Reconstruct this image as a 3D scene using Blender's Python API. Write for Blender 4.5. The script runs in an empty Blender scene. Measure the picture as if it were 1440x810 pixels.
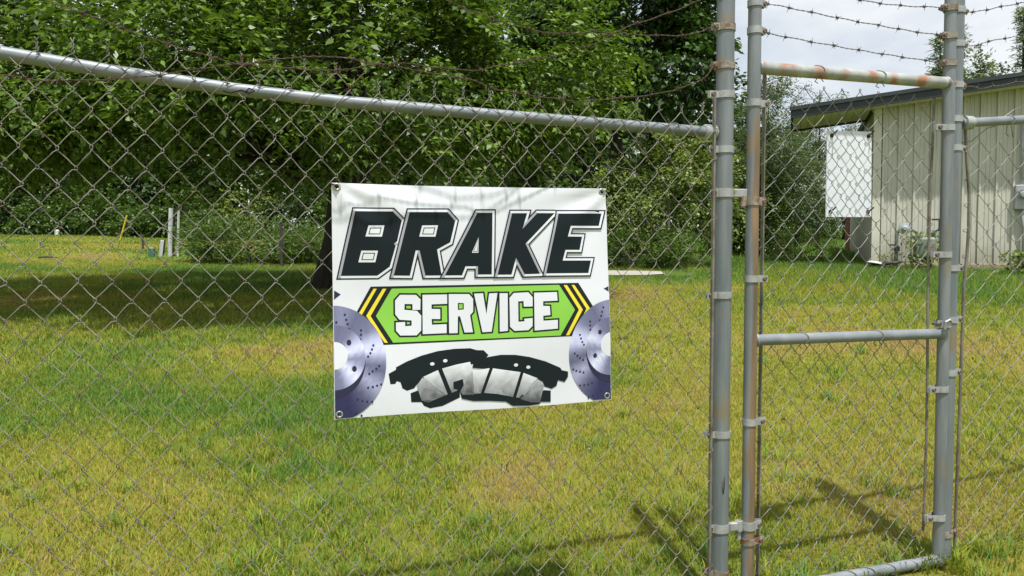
import bpy, bmesh, math, random
import numpy as np
from mathutils import Vector, Matrix
from mathutils.geometry import tessellate_polygon

R = math.radians
rng = np.random.default_rng(7)
random.seed(7)
scn = bpy.context.scene
C = scn.collection

# ------------------------------------------------------------------ camera
EYE = 1.41
cam_d = bpy.data.cameras.new('camera')
cam_d.sensor_width = 36.0
cam_d.lens = 26.5
cam_d.clip_start = 0.05
cam_d.clip_end = 3000
cam = bpy.data.objects.new('camera', cam_d)
C.objects.link(cam)
cam.location = (0, 0, EYE)
cam.rotation_euler = (R(90) - math.atan(46 / 1060), 0, 0)
scn.camera = cam

# ------------------------------------------------------------------ light
SUN_EL = R(71.0)
SUN_H = Vector((0.22, -0.975)).normalized()
TO_SUN = Vector((SUN_H.x * math.cos(SUN_EL), SUN_H.y * math.cos(SUN_EL), math.sin(SUN_EL)))
world = bpy.data.worlds.new('World')
scn.world = world
world.use_nodes = True
wn, wl = world.node_tree.nodes, world.node_tree.links
bg = wn['Background']
sky = wn.new('ShaderNodeTexSky')
sky.sky_type = 'NISHITA'
sky.sun_disc = False
sky.sun_elevation = SUN_EL
sky.sun_rotation = math.atan2(SUN_H.x, SUN_H.y)
tc = wn.new('ShaderNodeTexCoord')
mp = wn.new('ShaderNodeMapping'); mp.inputs['Scale'].default_value = (1.3, 1.3, 3.2)
cl = wn.new('ShaderNodeTexNoise'); cl.inputs['Scale'].default_value = 2.4; cl.inputs['Detail'].default_value = 7; cl.inputs['Roughness'].default_value = 0.55
rp = wn.new('ShaderNodeValToRGB')
rp.color_ramp.elements[0].position = 0.30; rp.color_ramp.elements[0].color = (0.66, 0.66, 0.66, 1)
rp.color_ramp.elements[1].position = 0.56; rp.color_ramp.elements[1].color = (1, 1, 1, 1)
cc = wn.new('ShaderNodeValToRGB')
cc.color_ramp.elements[0].position = 0.35; cc.color_ramp.elements[0].color = (0.68, 0.745, 0.82, 1)
cc.color_ramp.elements[1].position = 0.70; cc.color_ramp.elements[1].color = (0.95, 0.98, 1.0, 1)
cm = wn.new('ShaderNodeVectorMath'); cm.operation = 'SCALE'; cm.inputs['Scale'].default_value = 7.6
mx = wn.new('ShaderNodeMixRGB')
wl.new(tc.outputs['Generated'], mp.inputs['Vector']); wl.new(mp.outputs[0], cl.inputs['Vector'])
wl.new(cl.outputs['Fac'], rp.inputs[0]); wl.new(cl.outputs['Fac'], cc.inputs[0])
wl.new(cc.outputs[0], cm.inputs[0]); wl.new(rp.outputs[0], mx.inputs[0])
wl.new(sky.outputs[0], mx.inputs[1]); wl.new(cm.outputs[0], mx.inputs[2])
wl.new(mx.outputs[0], bg.inputs['Color'])
bg.inputs['Strength'].default_value = 0.10

sun_d = bpy.data.lights.new('sun', 'SUN')
sun_d.energy = 4.3
sun_d.angle = R(1.0)
sun_d.color = (1.0, 0.975, 0.93)
sun = bpy.data.objects.new('sun', sun_d)
C.objects.link(sun)
sun.location = (10, -20, 40)
sun.rotation_euler = TO_SUN.to_track_quat('Z', 'Y').to_euler()

scn.view_settings.view_transform = 'Standard'
scn.view_settings.look = 'None'
scn.view_settings.exposure = 0.46
scn.view_settings.gamma = 1.0
scn.render.engine = 'CYCLES'
scn.cycles.max_bounces = 6
scn.cycles.transparent_max_bounces = 8

# ------------------------------------------------------------------ helpers
def lin(r, g, b):
    f = lambda c: (c / 255 / 12.92) if c / 255 <= 0.04045 else ((c / 255 + 0.055) / 1.055) ** 2.4
    return (f(r), f(g), f(b), 1.0)

def tag(o, label=None, cat=None, group=None, kind=None):
    for k, v in (('label', label), ('category', cat), ('group', group), ('kind', kind)):
        if v: o[k] = v
    return o

def empty(name, loc=(0, 0, 0), rz=0.0, label=None, cat=None, group=None):
    o = bpy.data.objects.new(name, None)
    o.empty_display_size = 0.1
    C.objects.link(o); o.location = loc; o.rotation_euler = (0, 0, rz)
    return tag(o, label, cat, group)

class MB:
    def __init__(s): s.v = []; s.f = []
    def add(s, V, F):
        b = len(s.v); s.v += [tuple(p) for p in V]; s.f += [tuple(i + b for i in f) for f in F]; return s
    def box(s, c, d, M=None):
        V = [Vector(((i & 1) - .5, ((i >> 1) & 1) - .5, (i >> 2) - .5)) for i in range(8)]
        V = [Vector((p.x * d[0], p.y * d[1], p.z * d[2])) for p in V]
        if M is not None: V = [M @ p for p in V]
        V = [p + Vector(c) for p in V]
        return s.add(V, [(0, 2, 3, 1), (4, 5, 7, 6), (0, 1, 5, 4), (2, 6, 7, 3), (0, 4, 6, 2), (1, 3, 7, 5)])
    def tube(s, P, r, n=8, cap=True):
        P = np.asarray(P, float); m = len(P)
        r = np.full(m, r) if np.isscalar(r) else np.asarray(r, float)
        T = np.gradient(P, axis=0); T /= np.linalg.norm(T, axis=1)[:, None] + 1e-12
        a = np.array([0, 0, 1.0]) if abs(T[0, 2]) < .9 else np.array([1.0, 0, 0])
        N = np.cross(T[0], a); N /= np.linalg.norm(N)
        V = []; th = np.arange(n) * 2 * math.pi / n
        for i in range(m):
            N = N - T[i] * (N @ T[i]); N /= np.linalg.norm(N) + 1e-12
            B = np.cross(T[i], N)
            V += list(P[i] + r[i] * (np.cos(th)[:, None] * N + np.sin(th)[:, None] * B))
        F = [(i * n + j, i * n + (j + 1) % n, (i + 1) * n + (j + 1) % n, (i + 1) * n + j) for i in range(m - 1) for j in range(n)]
        if cap: F += [tuple(range(n - 1, -1, -1)), tuple((m - 1) * n + j for j in range(n))]
        return s.add(V, F)
    def lathe(s, prof, n=20, M=None, c=(0, 0, 0)):
        V = []; 
        for r, z in prof:
            for j in range(n):
                p = Vector((r * math.cos(2 * math.pi * j / n), r * math.sin(2 * math.pi * j / n), z))
                if M is not None: p = M @ p
                V.append(p + Vector(c))
        m = len(prof)
        F = [(i * n + j, i * n + (j + 1) % n, (i + 1) * n + (j + 1) % n, (i + 1) * n + j) for i in range(m - 1) for j in range(n)]
        if prof[0][0] > 1e-6 and prof[0] != prof[-1]: F += [tuple(range(n - 1, -1, -1))]
        if prof[-1][0] > 1e-6 and prof[0] != prof[-1]: F += [tuple((m - 1) * n + j for j in range(n))]
        return s.add(V, F)
    def mesh(s, name, mat, smooth=False, fix=True):
        me = bpy.data.meshes.new(name)
        me.from_pydata(s.v, [], s.f)
        if fix:
            bm = bmesh.new(); bm.from_mesh(me); bmesh.ops.recalc_face_normals(bm, faces=bm.faces); bm.to_mesh(me); bm.free()
        if mat: me.materials.append(mat)
        if smooth:
            me.shade_smooth()
            if smooth == 'auto': me.set_sharp_from_angle(angle=R(38))
        return me
    def build(s, name, mat, parent=None, smooth=False, fix=True):
        return obj(name, s.mesh(name, mat, smooth, fix), parent)

def obj(name, me, parent=None):
    o = bpy.data.objects.new(name, me); C.objects.link(o)
    if parent: o.parent = parent
    return o

def bevel_mesh(me, w, seg=2):
    bm = bmesh.new(); bm.from_mesh(me)
    bmesh.ops.bevel(bm, geom=list(bm.edges), offset=w, segments=seg, affect='EDGES', profile=.5)
    bm.to_mesh(me); bm.free(); return me

def poly_mesh(name, V, F4, mat, attr=None):
    """fast mesh: V (n,3) array, F4 (m,k) index array (k=3 or 4); attr: {name: (n,) floats}"""
    V = np.ascontiguousarray(V, np.float32); F4 = np.ascontiguousarray(F4, np.int32); m, k = F4.shape
    me = bpy.data.meshes.new(name)
    me.vertices.add(len(V)); me.vertices.foreach_set('co', V.ravel())
    me.loops.add(m * k); me.loops.foreach_set('vertex_index', F4.ravel())
    me.polygons.add(m); me.polygons.foreach_set('loop_start', np.arange(0, m * k, k, dtype=np.int32))
    me.polygons.foreach_set('loop_total', np.full(m, k, np.int32))
    if attr:
        for an, av in attr.items():
            a = me.attributes.new(an, 'FLOAT', 'POINT'); a.data.foreach_set('value', np.ascontiguousarray(av, np.float32))
    me.materials.append(mat); me.update(calc_edges=True); return me

# value noise in numpy
_L = rng.random((64, 64, 64)).astype(np.float32)
def vnoise(P):
    P = np.asarray(P, float); i = np.floor(P).astype(int); f = P - i; f = f * f * (3 - 2 * f); o = 0
    for dx in (0, 1):
        for dy in (0, 1):
            for dz in (0, 1):
                w = np.where(dx, f[:, 0], 1 - f[:, 0]) * np.where(dy, f[:, 1], 1 - f[:, 1]) * np.where(dz, f[:, 2], 1 - f[:, 2])
                o = o + w * _L[(i[:, 0] + dx) % 64, (i[:, 1] + dy) % 64, (i[:, 2] + dz) % 64]
    return o
def fbm(P, oct=3):
    return sum(vnoise(np.asarray(P) * 2 ** k + 17 * k) * .5 ** k for k in range(oct)) / sum(.5 ** k for k in range(oct))

# ------------------------------------------------------------------ materials
def nodes(name):
    m = bpy.data.materials.new(name); m.use_nodes = True
    return m, m.node_tree.nodes, m.node_tree.links, m.node_tree.nodes['Principled BSDF']

def noise_mat(name, c1, c2, scale=8, rough=.6, metal=0.0, bump=0.0, bscale=60, stretch=(1, 1, 1), lo=.35, hi=.65, c3=None, c3pos=.62, c3scale=5, rvar=.1, spec=.5):
    m, n, l, p = nodes(name)
    t = n.new('ShaderNodeTexCoord'); mp = n.new('ShaderNodeMapping'); mp.inputs['Scale'].default_value = stretch
    l.new(t.outputs['Object'], mp.inputs[0])
    nz = n.new('ShaderNodeTexNoise'); nz.inputs['Scale'].default_value = scale; nz.inputs['Detail'].default_value = 6; nz.inputs['Roughness'].default_value = .6
    l.new(mp.outputs[0], nz.inputs['Vector'])
    r = n.new('ShaderNodeValToRGB'); r.color_ramp.elements[0].position = lo; r.color_ramp.elements[1].position = hi
    r.color_ramp.elements[0].color = c1; r.color_ramp.elements[1].color = c2
    l.new(nz.outputs['Fac'], r.inputs[0]); out = r.outputs[0]
    if c3:
        n2 = n.new('ShaderNodeTexNoise'); n2.inputs['Scale'].default_value = c3scale; n2.inputs['Detail'].default_value = 5
        l.new(t.outputs['Object'], n2.inputs['Vector'])
        r2 = n.new('ShaderNodeValToRGB'); r2.color_ramp.elements[0].position = c3pos; r2.color_ramp.elements[1].position = min(.98, c3pos + .08)
        r2.color_ramp.elements[0].color = (0, 0, 0, 1); r2.color_ramp.elements[1].color = (1, 1, 1, 1)
        l.new(n2.outputs['Fac'], r2.inputs[0])
        mxx = n.new('ShaderNodeMixRGB'); l.new(r2.outputs[0], mxx.inputs[0]); l.new(out, mxx.inputs[1]); mxx.inputs[2].default_value = c3; out = mxx.outputs[0]
    l.new(out, p.inputs['Base Color'])
    p.inputs['Metallic'].default_value = metal; p.inputs['Specular IOR Level'].default_value = spec
    mr = n.new('ShaderNodeMapRange'); mr.inputs['To Min'].default_value = max(0, rough - rvar); mr.inputs['To Max'].default_value = min(1, rough + rvar)
    l.new(nz.outputs['Fac'], mr.inputs['Value']); l.new(mr.outputs[0], p.inputs['Roughness'])
    if bump:
        bn = n.new('ShaderNodeTexNoise'); bn.inputs['Scale'].default_value = bscale; bn.inputs['Detail'].default_value = 4
        l.new(mp.outputs[0], bn.inputs['Vector'])
        b = n.new('ShaderNodeBump'); b.inputs['Strength'].default_value = bump; b.inputs['Distance'].default_value = .01
        l.new(bn.outputs['Fac'], b.inputs['Height']); l.new(b.outputs[0], p.inputs['Normal'])
    return m

def flat_mat(name, c, rough=.5, spec=.4):
    m, n, l, p = nodes(name)
    t = n.new('ShaderNodeTexCoord'); nz = n.new('ShaderNodeTexNoise'); nz.inputs['Scale'].default_value = 14; nz.inputs['Detail'].default_value = 5
    l.new(t.outputs['Object'], nz.inputs['Vector'])
    r = n.new('ShaderNodeValToRGB'); r.color_ramp.elements[0].color = tuple(x * .9 for x in c[:3]) + (1,); r.color_ramp.elements[1].color = c
    l.new(nz.outputs['Fac'], r.inputs[0]); l.new(r.outputs[0], p.inputs['Base Color'])
    p.inputs['Roughness'].default_value = rough; p.inputs['Specular IOR Level'].default_value = spec
    return m

def leaf_mat(name, dark, light, trans=.35, var_scale=.8):
    m, n, l, p = nodes(name)
    g = n.new('ShaderNodeNewGeometry')
    nz = n.new('ShaderNodeTexNoise'); nz.inputs['Scale'].default_value = var_scale; nz.inputs['Detail'].default_value = 3
    l.new(g.outputs['Position'], nz.inputs['Vector'])
    ad = n.new('ShaderNodeMath'); ad.operation = 'MULTIPLY_ADD'; ad.inputs[1].default_value = .55; ad.inputs[2].default_value = -.03
    l.new(g.outputs['Random Per Island'], ad.inputs[0])
    a2 = n.new('ShaderNodeMath'); a2.operation = 'MULTIPLY_ADD'; a2.inputs[1].default_value = .5; l.new(nz.outputs['Fac'], a2.inputs[0]); l.new(ad.outputs[0], a2.inputs[2])
    r = n.new('ShaderNodeValToRGB'); r.color_ramp.elements[0].position = .12; r.color_ramp.elements[1].position = .72
    r.color_ramp.elements[0].color = dark + (1,); r.color_ramp.elements[1].color = light + (1,)
    l.new(a2.outputs[0], r.inputs[0]); l.new(r.outputs[0], p.inputs['Base Color'])
    p.inputs['Roughness'].default_value = .42; p.inputs['Specular IOR Level'].default_value = .35
    tr = n.new('ShaderNodeBsdfTranslucent'); mc = n.new('ShaderNodeMixRGB'); mc.blend_type = 'MULTIPLY'; mc.inputs[0].default_value = 1; mc.inputs[2].default_value = (1.25, 1.35, .5, 1)
    l.new(r.outputs[0], mc.inputs[1]); l.new(mc.outputs[0], tr.inputs['Color'])
    ms = n.new('ShaderNodeMixShader'); ms.inputs[0].default_value = trans
    l.new(p.outputs[0], ms.inputs[1]); l.new(tr.outputs[0], ms.inputs[2]); l.new(ms.outputs[0], n['Material Output'].inputs['Surface'])
    return m

RUST = lin(142, 82, 46)
M = {}
M['post'] = noise_mat('galvanised_post', (.150, .172, .184, 1), (.225, .248, .258, 1), 5, .5, .25, .05, 90, (6, 6, .5), c3=(.235, .20, .145, 1), c3pos=.57, c3scale=3.2)
M['frame'] = noise_mat('galvanised_frame', (.165, .182, .192, 1), (.25, .268, .275, 1), 6, .5, .25, .06, 90, (5, 5, .6), c3=(.25, .205, .14, 1), c3pos=.57, c3scale=4)
M['rail'] = noise_mat('galvanised_rail', (.175, .195, .212, 1), (.265, .285, .30, 1), 9, .5, .2, .05, 120, c3=(.33, .25, .15, 1), c3pos=.68, c3scale=6)
M['wire'] = noise_mat('fabric_wire', (.105, .096, .080, 1), (.24, .225, .195, 1), 7, .6, .15, 0, lo=.3, hi=.6, c3=(.12, .075, .05, 1), c3pos=.58, c3scale=9)
M['wire_grey'] = noise_mat('fabric_wire_grey', (.085, .083, .076, 1), (.24, .24, .225, 1), 12, .5, .3, 0, lo=.3, hi=.6, c3=(.20, .14, .09, 1), c3pos=.66, c3scale=12)
M['bar'] = noise_mat('tension_bar', (.13, .115, .09, 1), (.24, .22, .18, 1), 12, .6, .2, .1, c3=(.13, .08, .05, 1), c3pos=.58, c3scale=7)
M['band'] = noise_mat('band_steel', (.30, .31, .31, 1), (.42, .43, .42, 1), 25, .5, .3, .1, 150, c3=(.25, .19, .13, 1), c3pos=.62, c3scale=14)
M['band_rust'] = noise_mat('band_rusty', (.20, .16, .12, 1), (.34, .31, .27, 1), 30, .6, .2, .2, 150, c3=(.20, .105, .055, 1), c3pos=.5, c3scale=26)
M['bolt'] = noise_mat('bolt_steel', (.10, .09, .08, 1), (.26, .24, .21, 1), 60, .55, .3, c3=(.15, .085, .045, 1), c3pos=.55, c3scale=40)
M['barb_rust'] = noise_mat('barbed_wire_rusty', (.052, .031, .022, 1), (.105, .058, .038, 1), 30, .8, 0, c3=(.16, .12, .09, 1), c3pos=.63, c3scale=20)
M['barb_grey'] = noise_mat('barbed_wire_grey', (.07, .065, .06, 1), (.15, .135, .12, 1), 30, .65, .2, c3=(.20, .10, .06, 1), c3pos=.58, c3scale=14)

def stain_post(name, cx, r, ztop):
    """gate upright: galvanised steel with a long rust run down one side"""
    m = M['frame'].copy(); m.name = name; n, l = m.node_tree.nodes, m.node_tree.links; p = n['Principled BSDF']
    src = p.inputs['Base Color'].links[0].from_socket
    t = n.new('ShaderNodeTexCoord'); sx = n.new('ShaderNodeSeparateXYZ'); l.new(t.outputs['Object'], sx.inputs[0])
    nz = n.new('ShaderNodeTexNoise'); nz.inputs['Scale'].default_value = 3; nz.inputs['Detail'].default_value = 5
    mp = n.new('ShaderNodeMapping'); mp.inputs['Scale'].default_value = (9, 9, 1); l.new(t.outputs['Object'], mp.inputs[0]); l.new(mp.outputs[0], nz.inputs['Vector'])
    a = n.new('ShaderNodeMath'); a.operation = 'MULTIPLY_ADD'; a.inputs[1].default_value = .034; a.inputs[2].default_value = -.017; l.new(nz.outputs['Fac'], a.inputs[0])
    px = n.new('ShaderNodeMath'); px.operation = 'MULTIPLY_ADD'; px.inputs[1].default_value = .81; l.new(sx.outputs['X'], px.inputs[0]); l.new(a.outputs[0], px.inputs[2])
    b = n.new('ShaderNodeMath'); b.operation = 'MULTIPLY_ADD'; b.inputs[1].default_value = -.585; l.new(sx.outputs['Y'], b.inputs[0]); l.new(px.outputs[0], b.inputs[2])
    m1 = n.new('ShaderNodeMapRange'); m1.inputs['From Min'].default_value = .81 * cx - .05 * r; m1.inputs['From Max'].default_value = .81 * cx + .3 * r; l.new(b.outputs[0], m1.inputs['Value'])
    m2 = n.new('ShaderNodeMapRange'); m2.inputs['From Min'].default_value = ztop + .05; m2.inputs['From Max'].default_value = ztop - .2; l.new(sx.outputs['Z'], m2.inputs['Value'])
    mu = n.new('ShaderNodeMath'); mu.operation = 'MULTIPLY'; l.new(m1.outputs[0], mu.inputs[0]); l.new(m2.outputs[0], mu.inputs[1])
    mu2 = n.new('ShaderNodeMath'); mu2.operation = 'MULTIPLY'; mu2.inputs[1].default_value = .85; l.new(mu.outputs[0], mu2.inputs[0])
    rc = n.new('ShaderNodeValToRGB'); rc.color_ramp.elements[0].color = (.13, .075, .040, 1); rc.color_ramp.elements[1].color = (.33, .20, .10, 1); rc.color_ramp.elements[0].position = .35; rc.color_ramp.elements[1].position = .66; l.new(nz.outputs['Fac'], rc.inputs[0])
    mx = n.new('ShaderNodeMixRGB'); l.new(mu2.outputs[0], mx.inputs[0]); l.new(src, mx.inputs[1]); l.new(rc.outputs[0], mx.inputs[2]); l.new(mx.outputs[0], p.inputs['Base Color'])
    return m

def patch_rail(name):
    """gate top rail: pale zinc with orange rust patches along its length"""
    m = noise_mat(name, (.26, .27, .255, 1), (.42, .43, .41, 1), 14, .5, .1, .05, 120)
    n, l = m.node_tree.nodes, m.node_tree.links; p = n['Principled BSDF']; src = p.inputs['Base Color'].links[0].from_socket
    t = n.new('ShaderNodeTexCoord'); w = n.new('ShaderNodeTexWave'); w.inputs['Scale'].default_value = 2.55; w.inputs['Distortion'].default_value = 5.0; w.inputs['Detail'].default_value = 3; w.inputs['Detail Scale'].default_value = 2.5
    l.new(t.outputs['Object'], w.inputs['Vector'])
    r = n.new('ShaderNodeValToRGB'); r.color_ramp.elements[0].position = .28; r.color_ramp.elements[1].position = .52; r.color_ramp.elements[0].color = (0, 0, 0, 1); r.color_ramp.elements[1].color = (.9, .9, .9, 1)
    nn = n.new('ShaderNodeTexNoise'); nn.inputs['Scale'].default_value = 16; nn.inputs['Detail'].default_value = 5; l.new(t.outputs['Object'], nn.inputs['Vector'])
    mm_ = n.new('ShaderNodeMath'); mm_.operation = 'MULTIPLY'; l.new(w.outputs['Fac'], mm_.inputs[0]); l.new(nn.outputs['Fac'], mm_.inputs[1]); l.new(mm_.outputs[0], r.inputs[0])
    mx = n.new('ShaderNodeMixRGB'); mx.inputs[2].default_value = (.36, .15, .065, 1); l.new(r.outputs[0], mx.inputs[0]); l.new(src, mx.inputs[1]); l.new(mx.outputs[0], p.inputs['Base Color'])
    return m

# ------------------------------------------------------------------ ground
def gz(x, y):
    """height of the sloping lawn"""
    x = np.asarray(x, float); y = np.asarray(y, float)
    base = np.where(y > 45, .068 * 45 + (y - 45) * .02, np.where(y < -8, -.068 * 8 + (y + 8) * .01, .068 * y))
    far = np.clip((y - 6) / 8, 0, 1)
    base = base - .05 * np.exp(-((y - (2.55 + .2 * x)) / .55) ** 2) * np.clip((x + 4) / 2, 0, 1)
    return base + far * .10 * (np.sin(x * .45 + 1.1) * np.cos(y * .33) ) * np.clip((60 - np.abs(x)) / 40, 0, 1) * np.clip(1 - (np.abs(x - 9) < 5), 0, 1) * np.clip((5 - x) / 4, 0, 1)
def gzf(x, y): return float(gz(x, y))

def lawn_tint(x, y):
    """0 = dry straw, 1 = lush: patches of the lawn, plus tree shade painted into the tint"""
    x = np.asarray(x, float); y = np.asarray(y, float)
    P = np.stack([x * .55 + 40, y * .55 + 40, np.zeros_like(x)], 1)
    t = fbm(P, 3) * .8 + fbm(P * 4.3 + 9, 3) * .35
    t = .56 + (t - .57) * 1.35
    t += (.05 + .55 * (fbm(P * 7 + 3, 2) > .5)) * np.exp(-(((x + 1.15) / .85) ** 2 + ((y - 4.35) / .5) ** 2))       # lush clump by the sign
    t += .22 * np.exp(-(((x + 1.9) / .8) ** 2 + ((y - 3.0) / .4) ** 2))
    t -= .42 * np.exp(-(((x - .15) / .55) ** 2 + ((y - 3.9) / .9) ** 2))          # dry worn strip
    t -= .30 * np.exp(-(((x + 12.5) / 3.2) ** 2 + ((y - 25) / 3.5) ** 2))         # bare bank
    t -= .35 * np.exp(-(((x - 4.7) / 1.5) ** 2 + ((y - 7.5) / 1.0) ** 2))
    t += .13 * np.clip((y - 13) / 4, 0, 1) + .28 * np.exp(-(((x + 5) / 5) ** 2 + ((y - 12.5) / 3.6) ** 2))  # far lawn greener; shade under the big tree put into the grass colour
    t += .38 * np.clip((y - 9.5) / 3, 0, 1) * np.clip((x - 3.8) / 1.5, 0, 1)      # long grass by the building
    return np.clip(t, 0, 1)

def attr_ramp(name, stops, attr, rough=.6, spec=.25, trans=0, rand=.0, bump=0):
    m, n, l, p = nodes(name)
    a = n.new('ShaderNodeAttribute'); a.attribute_name = attr
    val = a.outputs['Fac']
    if rand:
        g = n.new('ShaderNodeNewGeometry'); ma = n.new('ShaderNodeMath'); ma.operation = 'MULTIPLY_ADD'; ma.inputs[1].default_value = rand; ma.inputs[2].default_value = -rand / 2
        l.new(g.outputs['Random Per Island'], ma.inputs[0]); ad = n.new('ShaderNodeMath'); ad.operation = 'ADD'; l.new(val, ad.inputs[0]); l.new(ma.outputs[0], ad.inputs[1]); val = ad.outputs[0]
    else:
        t = n.new('ShaderNodeTexCoord'); nz = n.new('ShaderNodeTexNoise'); nz.inputs['Scale'].default_value = 9; nz.inputs['Detail'].default_value = 8; nz.inputs['Roughness'].default_value = .75
        l.new(t.outputs['Object'], nz.inputs['Vector'])
        ma = n.new('ShaderNodeMath'); ma.operation = 'MULTIPLY_ADD'; ma.inputs[1].default_value = .9; ma.inputs[2].default_value = -.45; l.new(nz.outputs['Fac'], ma.inputs[0])
        ad = n.new('ShaderNodeMath'); ad.operation = 'ADD'; l.new(val, ad.inputs[0]); l.new(ma.outputs[0], ad.inputs[1]); val = ad.outputs[0]
    r = n.new('ShaderNodeValToRGB'); e = r.color_ramp.elements
    while len(e) < len(stops): e.new(.5)
    for k, (pos, c) in enumerate(stops): e[k].position = pos; e[k].color = c + (1,)
    l.new(val, r.inputs[0]); l.new(r.outputs[0], p.inputs['Base Color'])
    p.inputs['Roughness'].default_value = rough; p.inputs['Specular IOR Level'].default_value = spec
    if bump:
        b = n.new('ShaderNodeBump'); b.inputs['Strength'].default_value = bump; b.inputs['Distance'].default_value = .03
        l.new(nz.outputs['Fac'], b.inputs['Height']); l.new(b.outputs[0], p.inputs['Normal'])
    if trans:
        tr = n.new('ShaderNodeBsdfTranslucent'); l.new(r.outputs[0], tr.inputs['Color']); ms = n.new('ShaderNodeMixShader'); ms.inputs[0].default_value = trans
        l.new(p.outputs[0], ms.inputs[1]); l.new(tr.outputs[0], ms.inputs[2]); l.new(ms.outputs[0], n['Material Output'].inputs['Surface'])
    return m

M['ground'] = attr_ramp('lawn_soil', [(0, (.15, .10, .048)), (.22, (.175, .135, .042)), (.45, (.165, .165, .024)), (1, (.055, .105, .016))], 'tint', .9, .1, bump=.6)
M['grass'] = attr_ramp('grass_blades', [(0, (.40, .275, .12)), (.16, (.41, .315, .085)), (.38, (.345, .345, .036)), (.68, (.205, .285, .026)), (1, (.095, .215, .045))], 'tint', .6, .18, trans=.3, rand=.5)

xs = np.concatenate([np.linspace(-400, -41, 12), np.linspace(-40, 40, 161), np.linspace(41, 400, 12)])
ys = np.concatenate([np.linspace(-200, -9, 8), np.linspace(-8, 46, 136), np.linspace(50, 600, 16)])
GX, GY = np.meshgrid(xs, ys)
V = np.stack([GX.ravel(), GY.ravel(), gz(GX.ravel(), GY.ravel())], 1)
nx = len(xs); I, J = np.meshgrid(np.arange(nx - 1), np.arange(len(ys) - 1)); a = (J * nx + I).ravel()
gm = poly_mesh('lawn_ground', V, np.stack([a, a + 1, a + nx + 1, a + nx], 1), M['ground'], {'tint': lawn_tint(V[:, 0], V[:, 1])})
gm.shade_smooth()
tag(obj('ground', gm), 'sloping lawn of mixed green and dry grass', None, None, 'structure')

def blades(n, y0, y1, hgt, wid, two, power=1.0):
    u = rng.random(n); y = np.sqrt(u * (y1 ** 2 - y0 ** 2) + y0 ** 2) if power == 1 else (u * (y1 ** (2 - power) - y0 ** (2 - power)) + y0 ** (2 - power)) ** (1 / (2 - power))
    x = (rng.random(n) * 2 - 1) * (y * .74 + .8)
    t = lawn_tint(x, y)
    lx_ = (x - 7.9) * .937 - (y - 16.6) * .349; ly_ = (x - 7.9) * .349 + (y - 16.6) * .937; inb = (lx_ > 0) & (ly_ > -.03)
    clump = fbm(np.stack([x * 6, y * 6, np.zeros(n)], 1), 2)
    keep = (~inb) & (rng.random(n) < (.55 + .45 * t) * np.clip(clump * 2.2 - .1, .35, 1)) & ~((np.abs(y - (15.05 + .02 * x)) < .5) & (x > -2) & (x < 3.6))
    x, y, t = x[keep], y[keep], t[keep]; n = len(x)
    z = gz(x, y) - .004
    lush = 1 + .9 * np.clip((y - 9.5) / 3, 0, 1) * np.clip((x - 3.8) / 1.5, 0, 1) + .5 * np.exp(-(((x + 1.15) / .75) ** 2 + ((y - 4.35) / .42) ** 2))
    h = hgt * (.45 + .8 * rng.random(n)) * (.55 + .6 * t) * lush
    sf = x * .95 + (y - 2.421) * .312; nf = -x * .312 + (y - 2.421) * .95
    h = h * np.where((np.abs(nf) < .10) & (sf > .88) & (sf < 1.82), .45, 1.0)
    w = wid * (.6 + .8 * rng.random(n))
    az = rng.random(n) * 2 * math.pi; ln = az + rng.normal(0, .8, n); lean = h * (.25 + .75 * rng.random(n))
    sx, sy = np.cos(az + 1.57) * w / 2, np.sin(az + 1.57) * w / 2; lx, ly = np.cos(ln) * lean, np.sin(ln) * lean
    tint = np.clip(t + rng.normal(0, .12, n) - (rng.random(n) < .14) * .4, 0, 1)
    o = np.zeros(n); b = np.stack([x, y, z], 1)
    S = np.stack([sx, sy, o], 1); Lm = np.stack([lx * .35, ly * .35, h * .6], 1); Lt = np.stack([lx, ly, h * .95], 1)
    if two:
        V = np.stack([b - S, b + S, b + Lm + S * .75, b + Lm - S * .75, b + Lt], 1).reshape(-1, 3); k = np.arange(n) * 5
        F = np.concatenate([np.stack([k, k + 1, k + 2], 1), np.stack([k, k + 2, k + 3], 1), np.stack([k + 3, k + 2, k + 4], 1)])
        return V, F, np.repeat(tint, 5)
    V = np.stack([b - S, b + S, b + Lt], 1).reshape(-1, 3); k = np.arange(n) * 3
    return V, np.stack([k, k + 1, k + 2], 1), np.repeat(tint, 3)
def tufts(spots):
    """clumps of longer coarse grass and weeds"""
    Vt, Ft, Tt = [], [], []; o_ = 0
    for x0, y0, k, L, sp, tn in spots:
        r_ = sp * np.sqrt(rng.random(k)); a_ = rng.random(k) * 6.283; x = x0 + r_ * np.cos(a_); y = y0 + r_ * np.sin(a_); z = gz(x, y) - .004
        h = L * (.5 + .7 * rng.random(k)); ln = a_ + rng.normal(0, .5, k); le = h * (.3 + .6 * rng.random(k)); w = .0035 + .004 * rng.random(k)
        S = np.stack([np.cos(ln + 1.57) * w / 2, np.sin(ln + 1.57) * w / 2, 0 * w], 1); b = np.stack([x, y, z], 1)
        m_ = np.stack([np.cos(ln) * le * .4, np.sin(ln) * le * .4, h * .65], 1); e_ = np.stack([np.cos(ln) * le, np.sin(ln) * le, h * .85], 1)
        V = np.stack([b - S, b + S, b + m_ + S * .8, b + m_ - S * .8, b + e_], 1).reshape(-1, 3); i_ = np.arange(k) * 5 + o_
        Vt.append(V); Ft += [np.stack([i_, i_ + 1, i_ + 2], 1), np.stack([i_, i_ + 2, i_ + 3], 1), np.stack([i_ + 3, i_ + 2, i_ + 4], 1)]; Tt.append(np.repeat(np.clip(tn + rng.normal(0, .1, k), 0, 1), 5)); o_ += len(V)
    return np.concatenate(Vt), np.concatenate(Ft), np.concatenate(Tt)
spots = []
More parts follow.
